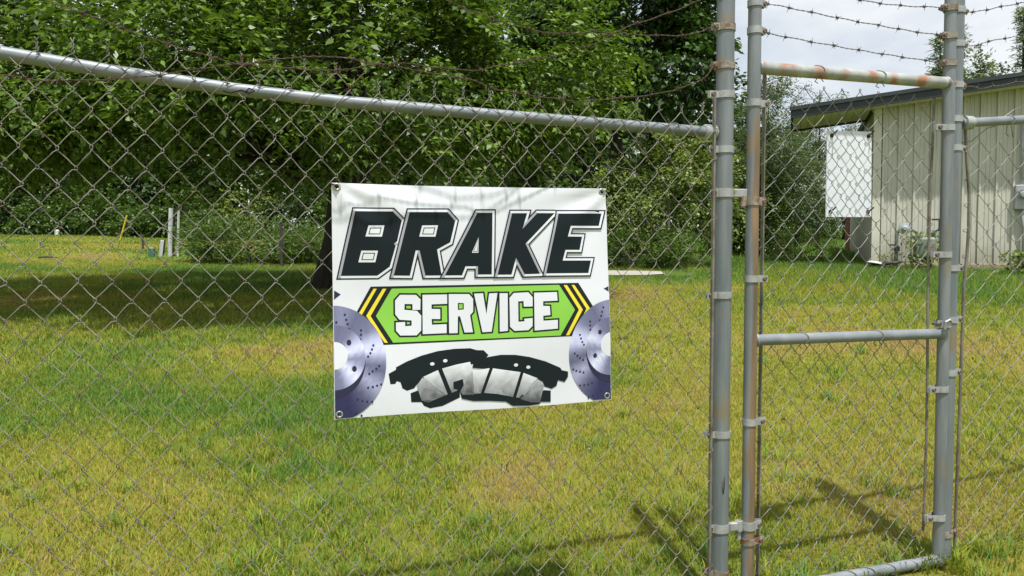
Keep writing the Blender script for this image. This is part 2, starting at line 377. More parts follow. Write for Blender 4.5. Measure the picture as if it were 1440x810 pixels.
for k in range(170):
    y = 2.6 + 6.5 * rng.random() ** 1.5; x = (rng.random() * 2 - 1) * y * .72; spots.append((x, y, int(14 + 26 * rng.random()), .05 + .05 * rng.random(), .04 + .07 * rng.random(), .55 + .4 * rng.random()))
for k in range(70):
    s = -1.6 + 4.6 * rng.random(); spots.append((s * .95 - .312 * rng.normal(0, .05), 2.421 + s * .312 + .95 * (rng.normal(0, .05) + .02), 22, .06 + .05 * rng.random(), .05, .5 + .4 * rng.random()))
for s in (.795, .90, 1.80, 1.85): spots += [(s * .95 + rng.normal(0, .05), 2.421 + s * .312 + rng.normal(0, .05), 30, .09, .06, .6) for _ in range(5)]
parts = [tufts(spots), blades(430000, 1.8, 6.5, .042, .0040, True, .8), blades(480000, 6.5, 19, .055, .010, False, .6), blades(130000, 19, 37, .07, .03, False, 1)]
off = 0; Vs = []; Fs = []; Ts = []
for V, F, T in parts: Vs.append(V); Fs.append(F + off); Ts.append(T); off += len(V)
tag(obj('grass', poly_mesh('grass', np.concatenate(Vs), np.concatenate(Fs), M['grass'], {'tint': np.concatenate(Ts)})), 'short mown lawn grass, green with dry straw patches', 'grass', None, 'stuff')

# pale path beyond the fence
M['path'] = noise_mat('pale_concrete', (.30, .28, .24, 1), (.40, .375, .33, 1), 6, .85, 0, .3, 40)
mb = MB(); ps = []
for k in range(22):
    x = -2.2 + k * .25; yc = 15.05 + .02 * x + (max(0, x - 2.0) ** 2) * .12; w = .42 if x < 2.6 else .42 * max(.15, 1 - (x - 2.6) / 1.2)
    for dy in (-w, w): ps.append((x, yc + dy, gzf(x, yc + dy) + .018))
mb.add(ps, [(2 * k, 2 * k + 2, 2 * k + 3, 2 * k + 1) for k in range(21)])
tag(mb.build('path', M['path'], fix=False), 'pale concrete path crossing the lawn behind the sign', None, None, 'structure')

# dead leaves and scraps on the lawn
M['deadleaf'] = noise_mat('dead_leaf', (.09, .05, .028, 1), (.20, .125, .06, 1), 20, .8)
V = []; n = 90
xs_ = (rng.random(n) * 2 - 1); ys_ = 2.6 + 6 * rng.random(n) ** 1.6; xs_ = xs_ * (ys_ * .72)
q = []
for x, y in zip(xs_, ys_):
    a = rng.random() * 6.28; L = .010 + .014 * rng.random(); z = gzf(x, y) + .022
    ca, sa = math.cos(a) * L, math.sin(a) * L
    q += [(x - ca, y - sa, z), (x + sa * .45, y - ca * .45, z + .008), (x + ca, y + sa, z + .003), (x - sa * .45, y + ca * .45, z + .012)]
tag(obj('leaf_litter', poly_mesh('leaf_litter', np.array(q), np.arange(4 * n).reshape(-1, 4), M['deadleaf'])), 'brown dead leaves scattered over the near lawn', 'leaf litter', None, 'stuff')

# ------------------------------------------------------------------ trees and plants
def quads_leaf(Cn, D, L, W, droop=.0, jit=.5):
    """folded rhombus leaves at Cn (n,3) along D"""
    n = len(Cn); D = D + rng.normal(0, jit, (n, 3)); D[:, 2] -= droop; D /= np.linalg.norm(D, axis=1)[:, None] + 1e-9
    up = rng.normal(0, .55, (n, 3)); up[:, 2] += 1.0
    S = np.cross(D, up); S /= np.linalg.norm(S, axis=1)[:, None] + 1e-9; N = np.cross(S, D)
    L = (L * (.65 + .7 * rng.random(n)))[:, None]; W = (W * (.7 + .6 * rng.random(n)))[:, None]
    V = np.stack([Cn, Cn + D * L * .45 + S * W * .5 + N * W * .12, Cn + D * L - N * L * .08, Cn + D * L * .45 - S * W * .5 + N * W * .12], 1)
    return V.reshape(-1, 3)

def twig_leaves(Cc, axis, per, tw, L, W, droop, flat=.35):
    """per leaves set along a short twig at each cluster centre"""
    m = len(Cc); t = rng.random((m, per, 1)); ax = axis / (np.linalg.norm(axis, axis=1)[:, None] + 1e-9)
    base = Cc[:, None, :] + ax[:, None, :] * (t - .5) * tw
    base = base + rng.normal(0, tw * .16, base.shape) * np.array([1, 1, flat])
    base[:, :, 2] -= (np.abs(t[:, :, 0] - .3) ** 2) * tw * .45
    side = np.cross(ax, np.tile([0, 0, 1.0], (m, 1))); sg = rng.choice([-1., 1.], (m, per, 1))
    D = ax[:, None, :] * .55 + side[:, None, :] * sg * .9
    return quads_leaf(base.reshape(-1, 3), D.reshape(-1, 3), L, W, droop, .32)

def lobes_points(lobes, n, gap=.42, gs=.9, shell=.55, seed=0, zmin=None):
    """points in the outer part of ellipsoid lobes, thinned by noise so that gaps open"""
    lobes = np.array(lobes, float); w = lobes[:, 3] * lobes[:, 4] * lobes[:, 5]; w = (w ** .67) / (w ** .67).sum()
    P = []; A = []
    for lb, k in zip(lobes, np.maximum(1, (w * n * 2.4)).astype(int)):
        d = rng.normal(size=(k, 3)); d /= np.linalg.norm(d, axis=1)[:, None]
        r = (shell ** 3 + (1 - shell ** 3) * rng.random(k)) ** (1 / 3)
        bump = .82 + .36 * vnoise(d * 2.6 + lb[:3] + seed)
        P.append(lb[:3] + d * (r * bump)[:, None] * lb[3:6]); A.append(d)
    P = np.concatenate(P); A = np.concatenate(A)
    keep = fbm(P * gs + 31 + seed, 2) > gap
    if zmin is not None: keep &= P[:, 2] > zmin + .9 * (vnoise(P * np.array([.7, .7, 0]) + 5) - .3)
    P, A = P[keep], A[keep]; i = rng.permutation(len(P))[:n]
    return P[i], A[i]

def trunk_mb(base, top, r0, r1, limbs, bend=.15, n=10, seg=9):
    """tapered bent trunk with a root flare and limbs reaching the points in limbs"""
    mb = MB(); base = np.array(base, float); top = np.array(top, float); t = np.linspace(0, 1, seg)[:, None]
    H = np.linalg.norm(top - base); wob = np.stack([np.sin(t[:, 0] * 4 + base[0]), np.cos(t[:, 0] * 3.3 + base[1]), 0 * t[:, 0]], 1) * bend * r0 * 2
    P = base + (top - base) * t + wob - wob[0]; r = r0 + (r1 - r0) * t[:, 0]; r[0] *= 1.45; 
    if seg > 6: r[1] *= 1.08
    mb.tube(P, r, n)
    for q in limbs:
        q = np.array(q, float); hd = np.linalg.norm((q - base)[:2])
        zt = np.clip((q[2] - base[2] - hd * .35) / H, .26, .95); i = zt * (seg - 1); k = int(i); s = P[k] + (P[min(k + 1, seg - 1)] - P[k]) * (i - k)
        rr = (r0 + (r1 - r0) * zt); tt = np.linspace(0, 1, 6)[:, None]
        mid = s + (q - s) * tt; mid[:, 2] += np.sin(tt[:, 0] * math.pi) * hd * .09; mid[1:-1] += rng.normal(0, .03 * hd, (4, 3))
        d = max(.009, min(rr * .3, .0065 * np.linalg.norm(q - s) + .006))
        mb.tube(mid, np.linspace(d, .006 + d * .12, 6), 6)
    return mb

M['bark'] = noise_mat('bark', (.014, .012, .010, 1), (.045, .038, .030, 1), 5, .9, 0, .8, 18, (3, 3, .6))
M['bark_pale'] = noise_mat('bark_pale', (.10, .085, .065, 1), (.20, .18, .15, 1), 7, .9, 0, .6, 25, (3, 3, .7))
M['leaf_main'] = leaf_mat('leaf_broad', (.016, .042, .010), (.165, .26, .042), .28, 1.3)
M['leaf_dark'] = leaf_mat('leaf_dark', (.016, .040, .010), (.065, .125, .026), .26, .6)
M['leaf_mid'] = leaf_mat('leaf_mid', (.03, .065, .014), (.10, .165, .030), .33, .4)
M['leaf_pale'] = leaf_mat('leaf_pale', (.07, .115, .026), (.27, .33, .095), .35, .9)
M['leaf_needle'] = leaf_mat('leaf_needle', (.045, .085, .024), (.13, .20, .05), .25, .8)
M['leaf_wood'] = leaf_mat('leaf_wood', (.012, .028, .008), (.060, .105, .022), .25, .5)
M['leaf_far'] = leaf_mat('leaf_far', (.10, .14, .095), (.21, .265, .175), .3, .8)  # paler grey-green: distance haze put into the leaf colour
M['leaf_blue'] = leaf_mat('leaf_grey_green', (.05, .08, .04), (.14, .19, .085), .3, .8)

def tree(name, label, cat, base, height, r0, lobes, n_cl, per, tw, L, W, mat, droop=.35, gap=.42, gs=.9, nlimb=26, bark='bark', group=None, extra=None, shell=.55, lean=(0, 0), zmin=None):
    x, y = base; z = gzf(x, y)
    root = empty(name, (x, y, z), 0, label, cat, group)
    rel = [(lx, ly, lz, a, b, c) for lx, ly, lz, a, b, c in lobes]
    P, A = lobes_points(rel, n_cl, gap, gs, shell, seed=x * 1.7, zmin=zmin)
    if extra is not None: P = np.concatenate([P, extra[0]]); A = np.concatenate([A, extra[1]])
    A = A + np.array([0, 0, -.25]); V = twig_leaves(P, A, per, tw, L, W, droop)
    me = poly_mesh('crown', V, np.arange(len(V)).reshape(-1, 4), M[mat]); obj('crown', me, root)
    sel = P[rng.permutation(len(P))[:nlimb]]
    trunk_mb((0, 0, -.15), (lean[0], lean[1], height), r0, max(.015, r0 * .18), sel).build('trunk', M[bark], root, True)
    return root

# the big shade tree behind the sign: wide crown, low drooping rim
d_n = 900
az = rng.random(d_n) * 2 * math.pi; rr = 2.6 + 3.0 * np.sqrt(rng.random(d_n))
dP = np.stack([-1.2 + rr * np.cos(az) * 1.08, -1.4 + rr * np.sin(az) * .72, 1.45 + 1.5 * rng.random(d_n) + .5 * vnoise(np.stack([az * 2, rr, rr * 0], 1))], 1)
kp = fbm(dP * .8 + 3, 2) > .47; kp &= ~((dP[:, 0] > 2.6)); dP = dP[kp]
dA = dP * np.array([1, 1, 0]); dA[:, 2] = -1.5
tree('shade_tree', 'huge leafy shade tree with low spreading crown and thick dark trunk behind the banner', 'tree', (-2.8, 12.7), 7.8, .42,
     [(-1.3, -1.0, 2.4, 5.7, 4.1, 5.6), (-1.3, -1.0, 2.6, 4.6, 3.2, 4.4), (-4.0, -3.0, 2.9, 2.2, 1.5, 1.3), (1.2, -2.9, 3.1, 2.3, 1.5, 1.5), (-1.4, -3.9, 2.9, 2.2, 1.2, 1.3), (-5.4, -1.4, 3.0, 1.8, 1.6, 1.4), (3.0, -1.2, 3.4, 1.5, 1.6, 1.4), (.0, -4.1, 2.5, 1.3, .9, .8), (-2.9, -3.9, 2.5, 1.2, .9, .8)],
     5400, 26, .58, .105, .048, 'leaf_main', .16, .46, .95, 150, extra=(dP, dA), shell=.62, zmin=1.7)
tree('maple_tree', 'dark green lobed-leaf tree rising above the pale shrubs beside the steel fence post', 'tree', (2.5, 18.6), 9.5, .2,
     [(-.2, 0, 6.5, 2.5, 2.4, 2.6), (1.0, -.6, 4.6, 1.5, 1.4, 1.3), (-1.4, -.5, 4.6, 1.8, 1.6, 1.4), (1.9, .2, 6.6, 1.2, 1.2, 1.4)], 1500, 20, .6, .15, .11, 'leaf_dark', .4, .53, .9, 60)
tree('leafy_shrub', 'tall rounded shrub with pale yellow-green leaves left of the steel fence post', 'shrub', (3.5, 17.0), 2.2, .07,
     [(0, 0, 1.75, 1.25, 1.0, 1.35), (-.9, .1, 1.5, .9, .8, 1.1), (.9, -.1, 1.5, .75, .8, 1.2), (.3, 0, 2.5, .7, .7, .6)], 720, 16, .42, .085, .05, 'leaf_pale', .2, .40, 1.6, 24, 'bark_pale')
tree('leafy_shrub', 'dark green understorey shrub between the banner and the pale shrub', 'shrub', (1.2, 18.3), 2.6, .08,
     [(0, 0, 1.9, 1.6, 1.1, 1.8), (.9, 0, 1.0, 1.2, .9, 1.0), (-1.3, 0, 1.5, 1.2, 1.0, 1.5)], 620, 16, .45, .10, .06, 'leaf_dark', .3, .40, 1.4, 20)
def juniper(label, base, lobes, n):
    x, y = base; root = empty('juniper_bush', (x, y, gzf(x, y)), 0, label, 'bush', 'spreading juniper bushes')
    P, A = lobes_points(lobes, n, .36, 1.8, .5, seed=x); A[:, 2] = np.abs(A[:, 2]) * .5 + .12
    per = 16; ax = A / np.linalg.norm(A, axis=1)[:, None]; t = rng.random((len(P), per, 1))
    B = (P[:, None, :] + ax[:, None, :] * (t - .3) * .42 + rng.normal(0, .045, (len(P), per, 3))).reshape(-1, 3); B[:, 2] = np.maximum(B[:, 2], .02)
    V = quads_leaf(B, np.repeat(ax, per, 0), .11, .030, .05, .35)
    obj('crown', poly_mesh('crown', V, np.arange(len(V)).reshape(-1, 4), M['leaf_needle']), root)
    trunk_mb((0, 0, -.1), (0, 0, .5), .06, .02, P[rng.permutation(len(P))[:18]], seg=5, n=7).build('trunk', M['bark'], root, True)
juniper('wide feathery juniper bush beside the pale utility posts', (-6.7, 19.2), [(0, 0, .45, 1.6, .9, .7), (1.4, -.2, .35, 1.2, .8, .5), (-.8, 0, .55, .9, .7, .6)], 620)
juniper('low feathery juniper at the edge of the pale concrete path', (2.5, 16.3), [(0, 0, .35, 1.0, .6, .5), (-.9, .1, .3, .8, .5, .45), (.8, .1, .25, .5, .5, .3)], 330)
juniper('sprawling juniper just left of the thick tree trunk, behind the thin dark post', (-4.6, 19.6), [(0, 0, .4, 1.2, .8, .5), (-.8, 0, .3, .8, .7, .4)], 330)

# slim trees between the gate and the metal building
tree('slender_tree', 'slim airy tree with fine sparse twigs rising behind the gate hinges', 'tree', (6.9, 20.8), 5.0, .07,
     [(0, 0, 3.2, 1.0, 1.0, 1.9), (.5, 0, 4.2, .7, .7, .7), (-.6, 0, 2.2, .8, .8, 1.0), (.7, 0, 2.0, .8, .8, 1.1)], 900, 14, .42, .085, .035, 'leaf_blue', .25, .47, 1.6, 60)
tree('slender_tree', 'wispy small-leaved tree rising above the low end of the roof fascia', 'tree', (11.4, 28.2), 5.6, .07,
     [(0, 0, 4.4, 1.3, 1.2, 1.3), (.8, 0, 3.6, 1.0, .9, 1.2), (-.8, 0, 3.2, 1.0, .9, 1.3)], 640, 14, .42, .085, .035, 'leaf_blue', .25, .47, 1.6, 60)
tree('leafy_shrub', 'dense dark shrub hiding the left side of the metal building', 'shrub', (6.6, 20.6), 2.0, .06,
     [(0, 0, 1.3, 1.0, .9, 1.5), (-.9, 0, .9, .9, .8, 1.0)], 520, 16, .4, .085, .045, 'leaf_mid', .3, .36, 1.5, 20)
tree('leafy_shrub', 'dense dark shrub behind the upright of the gate hinges', 'shrub', (5.9, 20.6), 2.0, .06,
     [(0, 0, 1.4, 1.1, .9, 1.5), (.8, 0, .9, .9, .8, 1.0)], 480, 16, .4, .085, .045, 'leaf_mid', .3, .38, 1.5, 20)
tree('leafy_shrub', 'small light green weedy bush at the foot of the brick pier', 'shrub', (6.75, 18.0), .6, .02,
     [(0, 0, .45, .55, .4, .5), (.45, .1, .3, .35, .3, .35)], 150, 12, .3, .07, .035, 'leaf_pale', .2, .34, 1.8, 10)

tree('slender_tree', 'grey-green small tree between the slim airy tree and the roof end', 'tree', (8.3, 24.6), 4.6, .07,
     [(0, 0, 3.0, 1.2, 1.0, 2.0), (.8, 0, 2.0, .9, .8, 1.3), (-.8, 0, 2.0, .9, .8, 1.3)], 800, 14, .46, .095, .042, 'leaf_blue', .25, .44, 1.5, 50)
tree('slender_tree', 'grey-green small tree seen below the roof overhang beside the blank sign', 'tree', (9.9, 26.3), 4.4, .07,
     [(0, 0, 2.6, 1.2, 1.0, 2.0), (.8, 0, 1.6, .9, .8, 1.3), (-.8, 0, 1.8, .9, .8, 1.3)], 800, 14, .46, .095, .042, 'leaf_blue', .25, .42, 1.5, 50)
tree('bushy_tree', 'dark bushy tree filling the gap behind the brick pier', 'tree', (13.2, 30.0), 2.6, .1,
     [(0, 0, 1.8, 1.5, 1.2, 2.0), (-1.2, .4, 1.3, 1.1, 1.0, 1.5), (1.2, .6, 1.4, 1.1, 1.0, 1.6)], 520, 14, .5, .12, .07, 'leaf_mid', .3, .38, 1.2, 24)
# conifers and a round tree behind the roof
def conifer(label, base, h, rad, n):
    x, y = base; root = empty('conifer_tree', (x, y, gzf(x, y)), 0, label, 'tree', 'trees behind the metal building')
    t = rng.random(n) ** .8; az = rng.random(n) * 6.283; r = rad * (1 - t) * (.35 + .65 * rng.random(n)) * (.75 + .5 * ((t * 17) % 1))
    P = np.stack([r * np.cos(az), r * np.sin(az), h * (.12 + .88 * t)], 1); A = np.stack([np.cos(az), np.sin(az), -.25 + .5 * t], 1)
    V = twig_leaves(P, A, 12, .7, .30, .06, .1)
    obj('crown', poly_mesh('crown', V, np.arange(len(V)).reshape(-1, 4), M['leaf_far']), root)
    trunk_mb((0, 0, -.2), (0, 0, h * .98), .2, .02, P[:20]).build('trunk', M['bark'], root, True)
conifer('narrow conifer tip above the roof beside the gate latch upright', (22.4, 40), 10.2, 1.0, 230)
conifer('taller narrow conifer close beside the gate latch upright, over the roof', (24.0, 41), 10.9, 1.1, 240)
conifer('lone feathery conifer showing over the roof right of the round tree', (27.4, 41), 11.9, 1.3, 280)
tree('round_tree', 'rounded light green tree top showing over the roof right of the latch post', 'tree', (25.6, 42.5), 8.2, .2, [(0, 0, 7.2, 1.9, 1.6, 2.6), (-1.0, 0, 7.6, 1.3, 1.2, 1.7)], 420, 14, .8, .24, .14, 'leaf_far', .3, .40, .7, 30, group='trees behind the metal building')

# wood edge beyond the far lawn
G = 'trees of the wood beyond the far lawn'
wood = [(-32, 40, 7.5, 3.8, 'leaf_dark'), (-26.5, 38, 7.2, 3.4, 'leaf_wood'), (-22, 41, 9.2, 3.9, 'leaf_dark'), (-17.5, 37.5, 10.5, 3.3, 'leaf_wood'), (-13, 40, 12.5, 3.9, 'leaf_dark'), (-8.5, 36, 11, 3.6, 'leaf_wood'), (-4, 38, 12, 3.9, 'leaf_dark'), (.8, 33, 11, 3.4, 'leaf_wood'), (4.2, 36, 11.5, 3.0, 'leaf_dark'), (9.5, 38, 8.2, 2.8, 'leaf_wood')]
for x, y, h, r, mt in wood:
    tree('broadleaf_tree', 'tall broadleaf tree in the dense dark wood beyond the far lawn', 'tree', (x, y), h * .85, .24,
         [(0, 0, h * .66, r, r, h * .36), (-r * .5, -r * .3, h * .34, r * .75, r * .7, h * .24), (r * .6, -r * .2, h * .36, r * .7, r * .7, h * .24), (0, -r * .5, h * .2, r * .8, r * .5, h * .16)], 760, 13, 1.0, .30, .18, mt, .4, .40, .45, 24, group=G)
G2 = 'shrubs along the wood edge'
for k, (x, y, h, mt) in enumerate([(-26, 35.6, 1.8, 'leaf_mid'), (-23.6, 35.2, 2.4, 'leaf_wood'), (-21.4, 34.4, 1.6, 'leaf_mid'), (-19.6, 34.6, 2.6, 'leaf_mid'), (-17.6, 33.4, 2.0, 'leaf_mid'), (-15.8, 32.6, 1.2, 'leaf_mid'), (-14.0, 32.4, 2.2, 'leaf_mid'), (-12.2, 31.0, 1.4, 'leaf_mid'), (-10.6, 30.4, 2.4, 'leaf_pale'), (-8.4, 29.6, 2.4, 'leaf_wood'), (-6.0, 28.6, 2.6, 'leaf_mid'), (-3.4, 28.0, 2.8, 'leaf_wood'), (-.8, 27, 2.8, 'leaf_mid')]):
    tree('edge_shrub', 'leafy shrub in the row along the foot of the far wood', 'shrub', (x, y), h * .7, .05,
         [(0, 0, h * .5, 1.25, .9, h * .52), (.7, 0, h * .35, .8, .7, h * .36), (-.7, -.1, h * .32, .8, .7, h * .34)], 210, 12, .55, .16, .09, mt, .25, .34, 1.0, 10, group=G2)
# the depth of the wood behind the first trees
P, A = lobes_points([(-38 + 9 * k, 52 + 3 * (k % 2), 5.5, 7, 4, 6.5) for k in range(6)] + [(16, 52, 3, 6, 4, 3.5)], 3600, .3, .3, .5)
P[:, 2] = np.abs(P[:, 2]) + gz(P[:, 0], P[:, 1]) + .1
V = twig_leaves(P, A, 10, 1.8, .66, .46, .3)
tag(obj('distant_wood', poly_mesh('distant_wood', V, np.arange(len(V)).reshape(-1, 4), M['leaf_wood'])), 'dark mass of distant wood behind the trees', 'wood', None, 'stuff')

# ------------------------------------------------------------------ metal building
M['siding'] = noise_mat('tan_metal_siding', (.50, .49, .415, 1), (.58, .57, .49, 1), 1.2, .45, 0, .03, 30, c3=(.47, .45, .36, 1), c3pos=.66, c3scale=1.5)
M['trim'] = noise_mat('cream_trim', (.62, .60, .50, 1), (.68, .66, .56, 1), 3, .45)
M['fascia'] = noise_mat('dark_green_fascia', (.016, .024, .026, 1), (.028, .038, .040, 1), 2, .55)
M['soffit'] = noise_mat('brown_soffit', (.62, .57, .48, 1), (.72, .67, .58, 1), 4, .7, stretch=(1, 6, 6))
def grime(m):
    """splashed dirt low on the wall and faint streaks"""
    n, l = m.node_tree.nodes, m.node_tree.links; p = n['Principled BSDF']; src = p.inputs['Base Color'].links[0].from_socket
    t = n.new('ShaderNodeTexCoord'); sx = n.new('ShaderNodeSeparateXYZ'); l.new(t.outputs['Object'], sx.inputs[0])
    nz = n.new('ShaderNodeTexNoise'); nz.inputs['Scale'].default_value = 4; nz.inputs['Detail'].default_value = 6; mp = n.new('ShaderNodeMapping'); mp.inputs['Scale'].default_value = (3, 3, .35); l.new(t.outputs['Object'], mp.inputs[0]); l.new(mp.outputs[0], nz.inputs['Vector'])
    a = n.new('ShaderNodeMath'); a.operation = 'MULTIPLY_ADD'; a.inputs[1].default_value = 1.0; l.new(nz.outputs['Fac'], a.inputs[0]); l.new(sx.outputs['Z'], a.inputs[2])
    mr = n.new('ShaderNodeMapRange'); mr.inputs['From Min'].default_value = 1.25; mr.inputs['From Max'].default_value = .55; mr.inputs['To Max'].default_value = .6; l.new(a.outputs[0], mr.inputs['Value'])
    m2 = n.new('ShaderNodeMapRange'); m2.inputs['From Min'].default_value = .52; m2.inputs['From Max'].default_value = .75; m2.inputs['To Max'].default_value = .35; l.new(nz.outputs['Fac'], m2.inputs['Value'])
    mx_ = n.new('ShaderNodeMath'); mx_.operation = 'MAXIMUM'; l.new(mr.outputs[0], mx_.inputs[0]); l.new(m2.outputs[0], mx_.inputs[1])
    mix = n.new('ShaderNodeMixRGB'); mix.inputs[2].default_value = (.27, .235, .165, 1); l.new(mx_.outputs[0], mix.inputs[0]); l.new(src, mix.inputs[1]); l.new(mix.outputs[0], p.inputs['Base Color'])
grime(M['siding']); grime(M['trim'])
M['brick'] = noise_mat('red_brick', (.25, .085, .05, 1), (.36, .14, .085, 1), 9, .9, 0, .5, 60)
M['mortar'] = noise_mat('mortar', (.36, .32, .27, 1), (.44, .40, .34, 1), 20, .9)
M['found'] = noise_mat('foundation_board', (.24, .19, .12, 1), (.34, .28, .19, 1), 5, .8, 0, .3, 40, (1, 4, 4))
M['meter_grey'] = noise_mat('meter_grey', (.30, .32, .33, 1), (.38, .40, .41, 1), 8, .45, .1)
M['pipe_green'] = noise_mat('meter_pipe', (.13, .16, .14, 1), (.24, .27, .24, 1), 12, .6, .1, c3=(.20, .12, .07, 1), c3pos=.6, c3scale=8)
M['dark_iron'] = noise_mat('dark_iron', (.03, .03, .03, 1), (.07, .065, .06, 1), 12, .6, .2)
M['white_paint'] = noise_mat('white_paint', (.66, .66, .63, 1), (.78, .78, .76, 1), 6, .5)
def box_part(name, c, d, mat, parent, bev=.004):
    me = MB().box(c, d).mesh(name, M[mat])
    if bev: bevel_mesh(me, bev, 1)
    return obj(name, me, parent)

BX, BY = 7.9, 16.6
bz = .068 * BY
BR = -R(20.4)
b = empty('metal_building', (BX, BY, bz), BR, 'tan ribbed metal building with dark sloping roof fascia and brick pier', 'building')
SL = .092
def under(x): return 4.42 - bz + SL * (x + 1.9)           # underside of the roof, x local to the corner
# ribbed siding: one sheet per panel
def siding(x0, x1, at, z0, parent, along='x'):
    prof = []; x = x0
    while x < x1 - 1e-6:
        for dx, dd in ((.0, 0), (.012, .046), (.052, .046), (.068, 0), (.125, 0), (.132, .013), (.152, .013), (.16, 0), (.205, 0), (.212, .013), (.232, .013), (.24, 0)):
            if x + dx <= x1: prof.append((x + dx, dd))
        x += .305
    prof.append((x1, 0)); m = len(prof); mb = MB(); V = []
    for px, dd in prof:
        if along == 'x': V += [(px, at - dd, z0), (px, at - dd, under(px) + .02)]
        else: V += [(at - dd, px, z0), (at - dd, px, under(at) + .02)]
    for px, dd in prof:
        if along == 'x': V += [(px, at + .06, z0), (px, at + .06, under(px) + .02)]
        else: V += [(at + .06, px, z0), (at + .06, px, under(at) + .02)]
    F = [(2 * i, 2 * i + 2, 2 * i + 3, 2 * i + 1) for i in range(m - 1)] + [(2 * m + 2 * i, 2 * m + 2 * i + 1, 2 * m + 2 * i + 3, 2 * m + 2 * i + 2) for i in range(m - 1)]
    F += [(0, 1, 2 * m + 1, 2 * m), (2 * m - 2, 4 * m - 2, 4 * m - 1, 2 * m - 1)]
    mb.add(V, F); return mb.build('wall_panel', M['siding'], parent)
for k in range(9): siding(.17 + k * .917, .17 + k * .917 + .914, 0, .10, b)
for k in range(6): siding(.14 + k * 1.01, .14 + k * 1.01 + 1.007, .07, .06, b, 'y')
def slope_box(name, x0, x1, y0, y1, t0, t1, mat):
    V = [(x, y, under(x) + t) for x in (x0, x1) for y in (y0, y1) for t in (t0, t1)]
    return MB().add(V, [(0, 1, 3, 2), (4, 6, 7, 5), (0, 4, 5, 1), (2, 3, 7, 6), (0, 2, 6, 4), (1, 5, 7, 3)]).build(name, M[mat], b)
V = [(.0, -.035), (.16, -.035), (.16, .08), (.0, .08)]
mb = MB(); zt = under(.08); mb.add([(x, y, z) for z in (.04, zt) for x, y in V], [(0, 1, 2, 3), (4, 7, 6, 5), (0, 4, 5, 1), (1, 5, 6, 2), (2, 6, 7, 3), (3, 7, 4, 0)]); mb.build('corner_trim', M['trim'], b)
box_part('corner_trim', (.055, 6.29, under(.05) / 2), (.15, .16, under(.05) - .04), 'trim', b, .006)
slope_box('roof', -1.64, -.02, -.52, 1.25, .03, .20, 'fascia'); slope_box('roof', -.018, 9.2, -.52, 6.38, .03, .20, 'fascia')
slope_box('fascia', -1.70, 9.2, -.60, -.525, -.03, .20, 'fascia')
slope_box('eave_fascia', -1.64, -.02, 1.26, 1.32, -.05, .2, 'fascia')
slope_box('drip_edge', -1.73, 9.2, -.64, -.602, .13, .21, 'fascia')
slope_box('eave_fascia', -1.705, -1.645, -.522, 1.25, -.05, .235, 'fascia')
for k in range(10): slope_box('soffit_board', -1.64 + .157 * k, -1.64 + .157 * k + .149, -.52, 1.22, -.012 - .004 * (k % 2), .026, 'soffit')
slope_box('soffit_board', -.06, 9.2, -.52, -.045, -.012, .026, 'soffit')
box_part('foundation', (4.4, .03, .01), (8.6, .14, .18), 'found', b, .01)
box_part('foundation', (.10, 3.2, .01), (.14, 6.0, .10), 'found', b, .01)
# rear body, behind the front bay
box_part('rear_wall', (4.75, 3.3, 1.5), (8.9, 6.0, 3.3), 'siding', b, .01)
# brick pier carrying the overhang
pier = box_part('brick_pier', (-.02, 6.62, 1.15), (.20, .20, 2.5), 'mortar', b, 0)
bm_ = bevel_mesh(MB().box((0, 0, 0), (.215, .215, .062)).mesh('brick', M['brick']), .004, 1)
for k in range(31):
    o = obj('brick', bm_, pier); o.location = (-.02 + .004 * math.sin(k * 2.1), 6.62, .02 + k * .0755); o.rotation_euler = (0, 0, (k % 2) * R(90) + .01 * math.sin(k * 3.3))

# electric meter on the wall
def onwall(t, out, z): return (BX + t * .9373 - out * .3486, BY - t * .3486 - out * .9373, z)
e = empty('electric_meter', onwall(2.78, .03, 2.32), BR, 'grey electric meter box with round glass on the metal wall', 'meter')
box_part('meter_box', (0, -.07, .28), (.27, .14, .50), 'meter_grey', e, .012)
Mx = Matrix.Rotation(R(90), 3, 'X')
MB().lathe([(.0, .10), (.055, .095), (.075, .06), (.08, 0), (.095, 0), (.095, -.03)], 24, Mx, (0, -.145, .33)).build('glass_dome', M['meter_grey'], e, 'auto')
MB().lathe([(.095, .0), (.105, .0), (.105, .03), (.095, .03), (.095, 0)], 24, Mx, (0, -.142, .33)).build('ring', M['band'], e, 'auto')
MB().tube([(.02, -.07, .04), (.02, -.07, -.2), (.05, -.07, -.34), (.05, -.07, -1.25)], .032, 12).build('conduit', M['meter_grey'], e, True)
MB().tube([(-.02, -.07, .52), (-.02, -.07, 1.9)], .026, 12).build('conduit', M['meter_grey'], e, True)

# gas meter by the wall
gx, gy, _ = onwall(.62, .42, 0); gzz = .068 * gy
g = empty('gas_meter', (gx, gy, gzz), BR, 'weathered gas meter with pipes and regulator standing by the metal wall', 'meter')
g.scale = (1.2, 1.2, 1.15)
me = MB().box((.30, 0, .42), (.34, .24, .38)).mesh('meter_body', M['pipe_green']); bevel_mesh(me, .05, 3); me.shade_smooth(); obj('meter_body', me, g)
MB().tube([(-.14, 0, -.1), (-.14, 0, .66), (-.12, 0, .72), (-.06, 0, .74), (.12, 0, .74), (.17, 0, .71), (.19, 0, .60)], .026, 12).build('inlet_pipe', M['pipe_green'], g, True)
MB().tube([(.42, 0, .60), (.43, 0, .72), (.47, 0, .75), (.52, .05, .75), (.52, .38, .75)], .026, 12).build('outlet_pipe', M['pipe_green'], g, True)
MB().lathe([(.0, -.05), (.05, -.05), (.05, -.02), (.105, -.012), (.105, .012), (.06, .025), (.03, .07), (.0, .07)], 20, Matrix.Rotation(R(90), 3, 'X'), (-.02, -.03, .77)).build('regulator', M['meter_grey'], g, 'auto')
